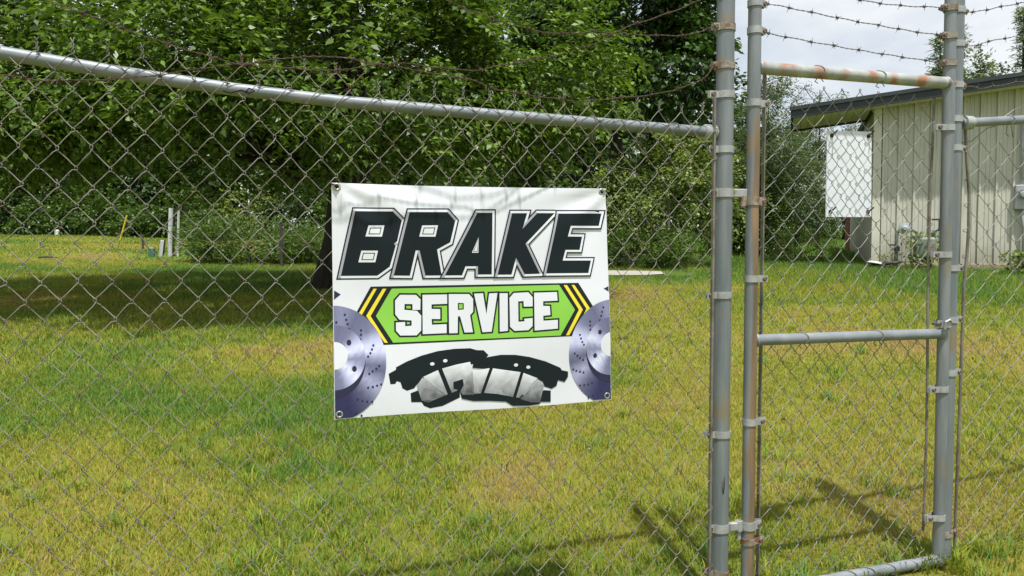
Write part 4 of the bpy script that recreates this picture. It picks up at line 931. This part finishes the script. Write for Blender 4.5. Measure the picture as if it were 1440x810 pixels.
# ------------------------------------------------------------------ printed banner
BANNER={'corners':[(-565,1623),(320,1631),(345,925),(-563,920)],'grommets':[(-550,1611),(307,1619),(329,940),(-549,936)],'brake':[([(-497,1541),(-386,1542),(-359,1515),(-373,1453),(-383,1445),(-378,1438),(-396,1376),(-433,1349),(-540,1349)],[[(-459,1499),(-411,1500),(-419,1466),(-468,1466)],[(-480,1424),(-431,1424),(-439,1389),(-489,1389)]]),([(-335,1541),(-218,1543),(-194,1516),(-210,1450),(-251,1428),(-236,1348),(-287,1348),(-305,1425),(-317,1425),(-335,1348),(-384,1349)],[[(-297,1501),(-248,1502),(-256,1467),(-306,1467)]]),([(-123,1542),(-74,1543),(-76,1350),(-121,1350),(-121,1376),(-161,1376),(-172,1348),(-226,1348)],[[(-119,1467),(-120,1418),(-141,1418)]]),([(-9,1543),(42,1544),(26,1494),(77,1545),(137,1546),(36,1447),(85,1351),(33,1350),(4,1402),(-11,1349),(-57,1349)],[]),([(151,1545),(305,1548),(295,1507),(193,1506),(183,1471),(235,1471),(226,1428),(175,1428),(165,1393),(266,1393),(256,1352),(107,1352)],[])],'service':[([(-365,1290),(-316,1289),(-302,1275),(-303,1243),(-327,1243),(-327,1261),(-351,1262),(-352,1244),(-313,1240),(-300,1225),(-301,1179),(-315,1165),(-365,1166),(-378,1181),(-378,1206),(-350,1207),(-350,1194),(-330,1195),(-330,1211),(-367,1214),(-380,1231),(-380,1273)],[]),([(-296,1289),(-219,1289),(-219,1260),(-268,1259),(-268,1245),(-241,1244),(-241,1213),(-268,1214),(-267,1196),(-221,1197),(-221,1169),(-296,1168)],[]),([(-214,1290),(-149,1289),(-136,1274),(-136,1233),(-146,1223),(-137,1169),(-164,1169),(-178,1220),(-185,1220),(-186,1168),(-213,1168)],[[(-185,1262),(-166,1261),(-166,1241),(-185,1240)]]),([(-133,1290),(-104,1291),(-93,1224),(-84,1290),(-57,1291),(-76,1169),(-106,1168)],[]),([(-50,1290),(-23,1290),(-22,1170),(-49,1168)],[]),([(-3,1290),(46,1292),(61,1276),(61,1246),(31,1246),(30,1264),(12,1263),(13,1198),(34,1199),(32,1207),(61,1209),(61,1183),(47,1170),(0,1169),(-15,1183),(-17,1275)],[]),([(66,1290),(145,1291),(147,1263),(97,1262),(97,1247),(120,1246),(122,1217),(97,1215),(98,1199),(148,1201),(148,1172),(68,1168)],[])],'band':[(-453,1316),(221,1320),(275,1239),(227,1146),(-430,1139),(-502,1228)],'green':[(-390,1309),(153,1314),(208,1232),(158,1149),(-387,1145),(-438,1227)],'yellow':[[(-444,1310),(-435,1309),(-481,1229),(-428,1146),(-438,1146),(-493,1229)],[(-417,1309),(-406,1309),(-454,1227),(-403,1145),(-413,1146),(-467,1228)],[(169,1313),(181,1313),(236,1232),(189,1149),(177,1149),(222,1232)],[(197,1313),(207,1313),(262,1235),(216,1149),(204,1149),(249,1234)]],'disc_a':{'outer':(-567,1087,158,174),'rim':(-567,1093,96,110),'hat':(-563,1106,92,97),'hole':(-561,1112,38,41),'bolts':[(-519,1150,7,9),(-504,1071,7,9)],'holes':[(-530,1233),(-526,1218),(-522,1205),(-518,1190),(-483,1185),(-483,1172),(-485,1158),(-486,1145),(-447,1139),(-451,1127),(-456,1116),(-463,1106),(-430,1076),(-439,1068),(-450,1061),(-460,1054),(-425,1020),(-437,1017),(-450,1014),(-464,1012),(-452,968),(-467,970),(-481,973),(-495,978),(-484,928),(-500,936),(-514,944),(-528,955),(-555,1211)]},'disc_b':{'outer':(347,1088,158,176),'rim':(347,1094,97,112),'hat':(343,1108,93,98),'hole':(341,1114,39,41),'bolts':[(298,1156,7,8),(282,1078,7,8)],'holes':[(310,1238),(305,1223),(302,1210),(297,1195),(262,1192),(262,1179),(263,1165),(264,1152),(226,1149),(230,1137),(235,1125),(241,1116),(209,1088),(218,1080),(228,1072),(239,1065),(205,1035),(216,1030),(229,1026),(242,1023),(230,980),(245,981),(259,982),(273,986),(261,938),(277,944),(292,950),(306,959),(335,1214)]},'chips':[[(-560,1306),(-541,1294),(-561,1278)],[(336,1310),(312,1300),(337,1286)]],'pad_a':{'plate':[(-402,1051),(-380,1062),(-379,1070),(-346,1086),(-301,1102),(-250,1114),(-198,1119),(-146,1119),(-124,1112),(-102,1111),(-86,1095),(-105,1073),(-140,1068),(-187,1065),(-250,1049),(-296,1031),(-318,1010),(-324,1002),(-346,996),(-360,1004),(-366,1023),(-377,1027),(-382,1019),(-397,1019)],'under':[(-335,988),(-313,995),(-313,1008),(-234,974),(-179,1002),(-179,965),(-234,942),(-274,937),(-293,946),(-301,958),(-333,960)],'facet':[(-316,1010),(-298,1034),(-225,975),(-282,955),(-301,963)],'lining':[[(-296,1036),(-249,1055),(-218,977),(-225,975)],[(-236,1059),(-187,1070),(-146,1076),(-138,1046),(-179,991),(-205,981)]],'holes':[(-267,1075),(-226,1083)]},'pad_b':{'plate':[(-139,1057),(-134,1077),(-87,1089),(-45,1094),(3,1092),(52,1083),(108,1066),(159,1043),(165,1034),(187,1029),(187,1012),(175,995),(152,1002),(147,984),(130,975),(105,984),(99,999),(77,1012),(28,1029),(-27,1041),(-81,1049)],'under':[(-200,1015),(-170,1023),(-164,990),(-149,1023),(-132,1000),(-102,998),(-3,963),(83,958),(103,972),(127,969),(127,932),(93,934),(87,927),(52,924),(-3,927),(-27,942),(-81,948),(-135,951),(-173,961),(-180,988),(-200,995)],'facet':[(83,1007),(103,987),(90,933),(59,935),(20,948)],'facet2':[(-178,985),(-140,1046),(-132,971),(-170,973)],'lining':[[(-139,1048),(-82,1053),(-111,974),(-132,974)],[(-71,1052),(22,1035),(-3,956),(-57,969),(-100,975)],[(32,1032),(81,1012),(18,952),(8,954)]],'holes':[(6,1059),(48,1050)]}}

def bsurf(s, h):
    """distance of the vinyl in front of the fabric: slack pulled from the corners"""
    x = (s + .56) / .9; z = (h - .92) / .71
    d = .020 + .0045 * math.sin(x * math.pi) * math.sin(z * math.pi) ** .5 if 0 < z < 1 and 0 < x < 1 else .020
    d += .0030 * math.sin(x * 9.5 + z * 2.2) * max(0, min(1, (z - .72) / .22)) + .0026 * math.sin(x * 5 + z * 6.5 + .7) + .0017 * math.sin(z * 11 - x * 3)
    for cx, cz, a in ((0, 1, -.9), (1, 1, -2.3)):
        dx, dz = x - cx, z - cz; rr = math.hypot(dx, dz)
        d += .0055 * math.exp(-rr * 4.2) * math.sin(math.atan2(dz, dx) * 9 + a) * min(1, rr * 8)
    return d
def ink(name, c, rough=.38):
    return flat_mat(name, c, .55, .15)
INK = {'white': ink('vinyl_white', (.765, .78, .855, 1)), 'black': ink('ink_black', (.018, .021, .024, 1)), 'slate': ink('ink_slate', (.011, .017, .021, 1)), 'bevel_white': ink('ink_bevel_white', (.77, .79, .85, 1)),
       'bevel_grey': ink('ink_bevel_grey', (.40, .40, .46, 1)), 'green': ink('ink_green', (.27, .60, .085, 1)), 'yellow': ink('ink_yellow', (.86, .72, .06, 1)), 'navy': ink('ink_navy', (.035, .035, .075, 1)),
       'lining': ink('ink_lining', (.52, .53, .57, 1)), 'facet': ink('ink_facet', (.20, .21, .24, 1)), 'plate': ink('ink_plate', (.012, .018, .022, 1))}
# grainy pad lining print and brushed disc print
def grain(m, c1, c2, sc):
    n, l = m.node_tree.nodes, m.node_tree.links; p = n['Principled BSDF']
    t = n.new('ShaderNodeTexCoord'); nz = n.new('ShaderNodeTexNoise'); nz.inputs['Scale'].default_value = sc; nz.inputs['Detail'].default_value = 6; nz.inputs['Roughness'].default_value = .7
    l.new(t.outputs['Object'], nz.inputs['Vector']); g = n.new('ShaderNodeTexNoise'); g.inputs['Scale'].default_value = 9; l.new(t.outputs['Object'], g.inputs['Vector'])
    a = n.new('ShaderNodeMath'); a.operation = 'ADD'; l.new(nz.outputs['Fac'], a.inputs[0]); l.new(g.outputs['Fac'], a.inputs[1])
    r = n.new('ShaderNodeValToRGB'); r.color_ramp.elements[0].position = .38; r.color_ramp.elements[1].position = .62; r.color_ramp.elements[0].color = c1; r.color_ramp.elements[1].color = c2
    h = n.new('ShaderNodeMath'); h.operation = 'MULTIPLY'; h.inputs[1].default_value = .5; l.new(a.outputs[0], h.inputs[0]); l.new(h.outputs[0], r.inputs[0]); l.new(r.outputs[0], p.inputs['Base Color'])
grain(INK['lining'], (.30, .31, .34, 1), (.70, .71, .74, 1), 70)
grain(INK['facet'], (.08, .09, .10, 1), (.38, .39, .43, 1), 70)
def disc_mat():
    m, n, l, p = nodes('ink_disc'); a = n.new('ShaderNodeVertexColor'); a.layer_name = 'ink'; l.new(a.outputs['Color'], p.inputs['Base Color']); p.inputs['Roughness'].default_value = .55; p.inputs['Specular IOR Level'].default_value = .15; return m
INK['disc'] = disc_mat()

bn = froot('banner', 'white vinyl banner reading BRAKE SERVICE with brake discs and pads, tied to the fence', 'banner')
CO = [(x / 1000, z / 1000) for x, z in BANNER['corners']]           # top left, top right, bottom right, bottom left
def border(u, v):
    (ax, az), (bx, bz_), (cx, cz), (dx, dz) = CO
    x = (1 - v) * ((1 - u) * ax + u * bx) + v * ((1 - u) * dx + u * cx); z = (1 - v) * ((1 - u) * az + u * bz_) + v * ((1 - u) * dz + u * cz)
    z += -.004 * math.sin(u * math.pi) * (1 - v) ** 4 + .003 * math.sin(u * math.pi * 2 + .4) * v ** 6; return x, z
NU, NV = 72, 56; V = []; W = []
for j in range(NV + 1):
    for i in range(NU + 1):
        x, z = border(i / NU, j / NV); d = bsurf(x, z); V.append((x, -d, z)); W.append((x, -d + .0008, z))
k0 = len(V); q = lambda i, j: j * (NU + 1) + i
F = [(q(i, j), q(i, j + 1), q(i + 1, j + 1), q(i + 1, j)) for j in range(NV) for i in range(NU)]
F += [tuple(k0 + t for t in reversed(f)) for f in F]
rim = [q(i, 0) for i in range(NU)] + [q(NU, j) for j in range(NV)] + [q(i, NV) for i in range(NU, 0, -1)] + [q(0, j) for j in range(NV, 0, -1)]
F += [(rim[t], rim[(t + 1) % len(rim)], k0 + rim[(t + 1) % len(rim)], k0 + rim[t]) for t in range(len(rim))]
sheet = MB().add(V + W, F).build('sheet', INK['white'], bn, True)
sheet.data.set_sharp_from_angle(angle=R(50))

def clipbox(poly):
    """keep a printed outline inside the sheet"""
    def cut(P, f):
        out = []
        for i in range(len(P)):
            a, b_ = P[i], P[(i + 1) % len(P)]; fa, fb = f(a), f(b_)
            if fa >= 0: out.append(a)
            if (fa >= 0) != (fb >= 0): t = fa / (fa - fb); out.append((a[0] + (b_[0] - a[0]) * t, a[1] + (b_[1] - a[1]) * t))
        return out
    e = .0015; (ax, az), (bx, bz_), (cx, cz), (dx, dz) = CO
    for (px, pz), (rx, rz) in (((ax, az - .006), (bx, bz_ - .006)), ((bx - e, bz_), (cx - e, cz)), ((cx, cz + .004), (dx, dz + .004)), ((dx + e, dz), (ax + e, az))):
        poly = cut(poly, lambda p: (rx - px) * (pz - p[1]) - (rz - pz) * (px - p[0]) if False else -((rx - px) * (p[1] - pz) - (rz - pz) * (p[0] - px)))
        if not poly: return poly
    return poly
def printed(name, polys, layer, mat, parent=None, color=None, clip=False, lift=0):
    """flat print: outlines (with holes) laid on the sheet, layer = tenths of a millimetre above it"""
    bm = bmesh.new()
    lay = bm.verts.layers.float.new('lift'); up_ = 0
    for outer, holes in polys:
        up_ += lift
        if clip: outer = clipbox(outer)
        if len(outer) < 3: continue
        rings = [outer] + holes; vs = [[Vector((x, z, 0)) for x, z in r_] for r_ in rings]
        flat = [bm.verts.new(p_) for r_ in vs for p_ in r_]
        for v_ in flat: v_[lay] = up_
        for tr in tessellate_polygon(vs):
            a_, b2, c2 = (flat[t].co for t in tr)
            if (b2 - a_).cross(c2 - a_).z < 0: tr = tr[::-1]
            try: bm.faces.new([flat[t] for t in tr])
            except ValueError: pass
    xs_ = [v.co.x for v in bm.verts]; ys_ = [v.co.y for v in bm.verts]
    for ax, lo, hi in ((0, min(xs_), max(xs_)), (1, min(ys_), max(ys_))):
        c_ = math.ceil(lo / .02) * .02
        while c_ < hi:
            no = (1, 0, 0) if ax == 0 else (0, 1, 0)
            bmesh.ops.bisect_plane(bm, geom=bm.verts[:] + bm.edges[:] + bm.faces[:], dist=1e-6, plane_co=(c_, 0, 0) if ax == 0 else (0, c_, 0), plane_no=no); c_ += .02
    cols = []
    for v in bm.verts:
        x, z = v.co.x, v.co.y; v.co = (x, -bsurf(x, z) - (layer + v[lay]) * .0001, z)
        if color: cols.append(color(x, z) + (1,))
    me = bpy.data.meshes.new(name); bm.verts.layers.float.remove(lay); bm.to_mesh(me); bm.free(); me.materials.append(INK[mat]); me.shade_smooth(); ns = []
    for v in me.vertices:
        x, z = v.co.x, v.co.z; ns.append(Vector((-(bsurf(x + .002, z) - bsurf(x - .002, z)) / .004, -1, -(bsurf(x, z + .002) - bsurf(x, z - .002)) / .004)).normalized())
    me.normals_split_custom_set_from_vertices(ns)
    if color:
        a = me.color_attributes.new('ink', 'FLOAT_COLOR', 'POINT'); a.data.foreach_set('color', np.array(cols, np.float32).ravel())
    return obj(name, me, parent or sheet)
mm = lambda P: [(x / 1000, z / 1000) for x, z in P]
def area(P): return .5 * sum(P[i][0] * P[(i + 1) % len(P)][1] - P[(i + 1) % len(P)][0] * P[i][1] for i in range(len(P)))
def offset(P, d, lim=2.2):
    """grow an outline by d with mitred corners"""
    if area(P) < 0: P = P[::-1]
    out = []; n = len(P)
    for i in range(n):
        a, b_, c_ = Vector(P[i - 1]), Vector(P[i]), Vector(P[(i + 1) % n]); e1 = (b_ - a).normalized(); e2 = (c_ - b_).normalized()
        n1 = Vector((e1.y, -e1.x)); n2 = Vector((e2.y, -e2.x)); k = 1 + n1.dot(n2); m_ = (n1 + n2) / max(k, 2 / lim ** 2)
        out.append((b_.x + m_.x * d, b_.y + m_.y * d))
    return out
LB = .0072; LK = .0042
def strips(P, d, want=None):
    """one strip along each edge and a mitre piece at each outer corner"""
    out = []; n = len(P)
    for t in range(n):
        a, b_, c_ = Vector(P[t]), Vector(P[(t + 1) % n]), Vector(P[(t + 2) % n]); e1 = (b_ - a).normalized(); e2 = (c_ - b_).normalized(); n1 = Vector((e1.y, -e1.x)); n2 = Vector((e2.y, -e2.x))
        cvx = e1.x * e2.y - e1.y * e2.x > 1e-4; m_ = (n1 + n2) / max(1 + n1.dot(n2), .5)
        nx_, nz_ = n1.x, n1.y; g_ = nx_ < -abs(nz_) * .6 or (nx_ > 0 and nz_ > 0 and .35 < nx_ / (nz_ + 1e-9) < 3)
        out.append(([tuple(a), tuple(b_), tuple(b_ + n1 * d), tuple(a + n1 * d)], g_))
        if cvx: out.append(([tuple(b_), tuple(b_ + n2 * d), tuple(b_ + m_ * d), tuple(b_ + n1 * d)], g_))
    return out
for i, (outer, holes) in enumerate(BANNER['brake']):
    P = mm(outer); P = P if area(P) > 0 else P[::-1]; hs = [mm(h_) for h_ in holes]; hs = [h_ if area(h_) > 0 else h_[::-1] for h_ in hs]; L0 = 4 + i * 7
    lt_ = printed('letter', [(P, hs)], L0 + 5, 'slate')
    printed('outline', [(q_, []) for q_, _g in strips(P, LB + LK)], L0, 'black', lt_, lift=.06)
    st_ = strips(P, LB)
    for g_, mt_ in ((False, 'bevel_white'), (True, 'bevel_grey')):
        qs = [(q_, []) for q_, gg in st_ if gg == g_]
        for kq, one in enumerate([qs] if not g_ else [[q_] for q_ in qs]):
            if one: printed('bevel', one, L0 + 2.3 + (.9 + .03 * kq if g_ else 0), mt_, lt_, lift=.03)
    for h_ in hs:
        printed('counter', [(h_, [])], L0 + 4.2, 'bevel_white', lt_)
        h1, h2 = offset(h_, -.0066 if len(h_) == 4 else -.0026), offset(h_, -.0092 if len(h_) == 4 else -.0044)
        printed('counter_line', [(h1, [h2])], L0 + 4.7, 'black', lt_)
ab = printed('arrow_band', [(mm(BANNER['band']), [])], 4, 'black')
printed('green_field', [(mm(BANNER['green']), [])], 6.5, 'green', ab)
for y_ in BANNER['yellow']: printed('chevron', [(mm(y_), [])], 6.5, 'yellow', ab)
for outer, holes in BANNER['service']:
    P = mm(outer); hs = [mm(h_) for h_ in holes]
    lt_ = printed('letter', [(P, hs)], 12, 'white'); P = P if area(P) > 0 else P[::-1]; printed('outline', [(q_, []) for q_, _g in strips(P, .0054)], 9, 'black', lt_, lift=.05)
    for h_ in hs: printed('counter', [(h_, [])], 10.4, 'black', lt_); printed('counter', [(offset(h_, -.0036), [])], 11, 'green', lt_)
def ell(c_, n=56, k=1.0): return [(c_[0] / 1000 + k * c_[2] / 1000 * math.cos(2 * math.pi * t / n), c_[1] / 1000 + k * c_[3] / 1000 * math.sin(2 * math.pi * t / n)) for t in range(n)]
def disc_col(c0, mirror, dark, hat):
    def f(x, z):
        dx = (x - c0[0] / 1000) * (-1 if mirror else 1); dz = z - c0[1] / 1000; a = math.degrees(math.atan2(dz, dx)); rr = math.hypot(dx, dz)
        pts = [(-180, .24), (-100, .05), (-72, .05), (-54, .16), (-38, .55), (-22, .16), (-10, .26), (6, .92), (18, .80), (34, .26), (60, .19), (80, .34), (100, .18), (180, .24)]
        if hat: pts = [(-180, .3), (-100, .18), (-75, .25), (-48, .95), (-20, .30), (0, .34), (14, .95), (30, .60), (55, .22), (80, .18), (110, .26), (180, .3)]
        v = float(np.interp(a, [p_[0] for p_ in pts], [p_[1] for p_ in pts])); v *= 1 + .10 * math.sin(rr * 900) * .5
        v *= dark; return (min(.85, v * .78), min(.86, v * .81), min(.92, v * 1.12 + .05))
    return f
for key, mir in (('disc_a', False), ('disc_b', True)):
    D_ = BANNER[key]; b0 = 16
    ds = printed('disc_print', [(ell(D_['outer'], 72), [])], b0, 'disc', None, disc_col(D_['hole'], mir, .95, False), True)
    printed('disc_shadow', [(ell(D_['rim']), [])], b0 + 2, 'navy', ds, None, True)
    printed('disc_hat', [(ell(D_['hat']), [])], b0 + 4, 'disc', ds, disc_col(D_['hole'], mir, 1.08, True), True)
    printed('disc_bore', [(ell(D_['hole']), [])], b0 + 6, 'white', ds, None, True)
    for c_ in D_['bolts']: printed('bolt_hole', [(ell(c_, 16), [])], b0 + 6, 'navy', ds)
    for x, z in D_['holes']:
        if CO[0][0] + .004 < x / 1000 < .343: printed('drill_hole', [(ell((x, z, 3.4, 4.0), 8), [])], b0 + 3, 'navy', ds, None, True)
for c_ in BANNER['chips']: printed('disc_chip', [(mm(c_), [])], 4, 'navy', None, None, True)
def pad_col(P, hi, lo):
    z0, z1 = min(p_[1] for p_ in P), max(p_[1] for p_ in P)
    def f(x, z):
        t_ = max(0.0, min(1.0, (z - z0) / (z1 - z0 + 1e-9))); v = lo + (hi - lo) * t_ ** 1.3 + .10 * (math.sin(x * 4127 + z * 2911) * math.sin(x * 1733 - z * 3511))
        v = max(.05, min(.88, v)); return (v * .96, v * .98, min(.9, v * 1.05))
    return f
for key, b0 in (('pad_a', 4), ('pad_b', 14)):
    D_ = BANNER[key]; pd = printed('pad_print', [(mm(D_['plate']), [])], b0, 'plate')
    printed('pad_base', [(mm(D_['under']), [])], b0 + 2, 'plate', pd)
    pts_ = sorted(mm([p_ for l_ in D_['lining'] for p_ in l_])); hull = []
    for seq in (pts_, pts_[::-1]):
        st = []
        for p_ in seq:
            while len(st) > 1 and (st[-1][0] - st[-2][0]) * (p_[1] - st[-2][1]) - (st[-1][1] - st[-2][1]) * (p_[0] - st[-2][0]) <= 0: st.pop()
            st.append(p_)
        hull += st[:-1]
    printed('pad_core', [(hull, [])], b0 + 3, 'plate', pd)
    for l_ in D_['lining']: printed('pad_lining', [(mm(l_), [])], b0 + 4, 'disc', pd, pad_col(mm(l_), .86, .22))
    for kf in ('facet', 'facet2'):
        if kf in D_: printed('pad_facet', [(mm(D_[kf]), [])], b0 + 4, 'disc', pd, pad_col(mm(D_[kf]), .50, .10))
    for x, z in D_['holes']: printed('rivet_hole', [(ell((x, z, 7, 5.2), 18), [])], b0 + 5, 'white', pd)
# grommets and ties
M['brass'] = noise_mat('grommet_metal', (.34, .32, .27, 1), (.52, .50, .44, 1), 60, .35, .7)
for k, (x, z) in enumerate(BANNER['grommets']):
    x, z = x / 1000, z / 1000; d = bsurf(x, z)
    gm_ = MB().lathe([(.0055, .0), (.0075, .0022), (.0105, .0018), (.0118, .0), (.0055, .0)], 20, Matrix.Rotation(R(90), 3, 'X'), (x, -d - .0008, z)).build('grommet', M['brass'], sheet, True)
    MB().lathe([(0, 0), (.0056, .0), (.0056, .0006), (0, .0006)], 16, Matrix.Rotation(R(90), 3, 'X'), (x, -d - .0006, z)).build('eyelet', M['tear'], gm_)
    if k < 2:
        sx_ = -1 if k == 0 else 1
        MB().tube([(x, -d + .001, z), (x + sx_ * .003, -d - .007, z + .003), (x + sx_ * .012, -d - .006, z + .007), (x + sx_ * .019, -.006, z + .011), (x + sx_ * .022, .010, z + .012)], .0024, 8).build('tie', M['black_plastic' if k == 0 else 'bar'], bn, True)
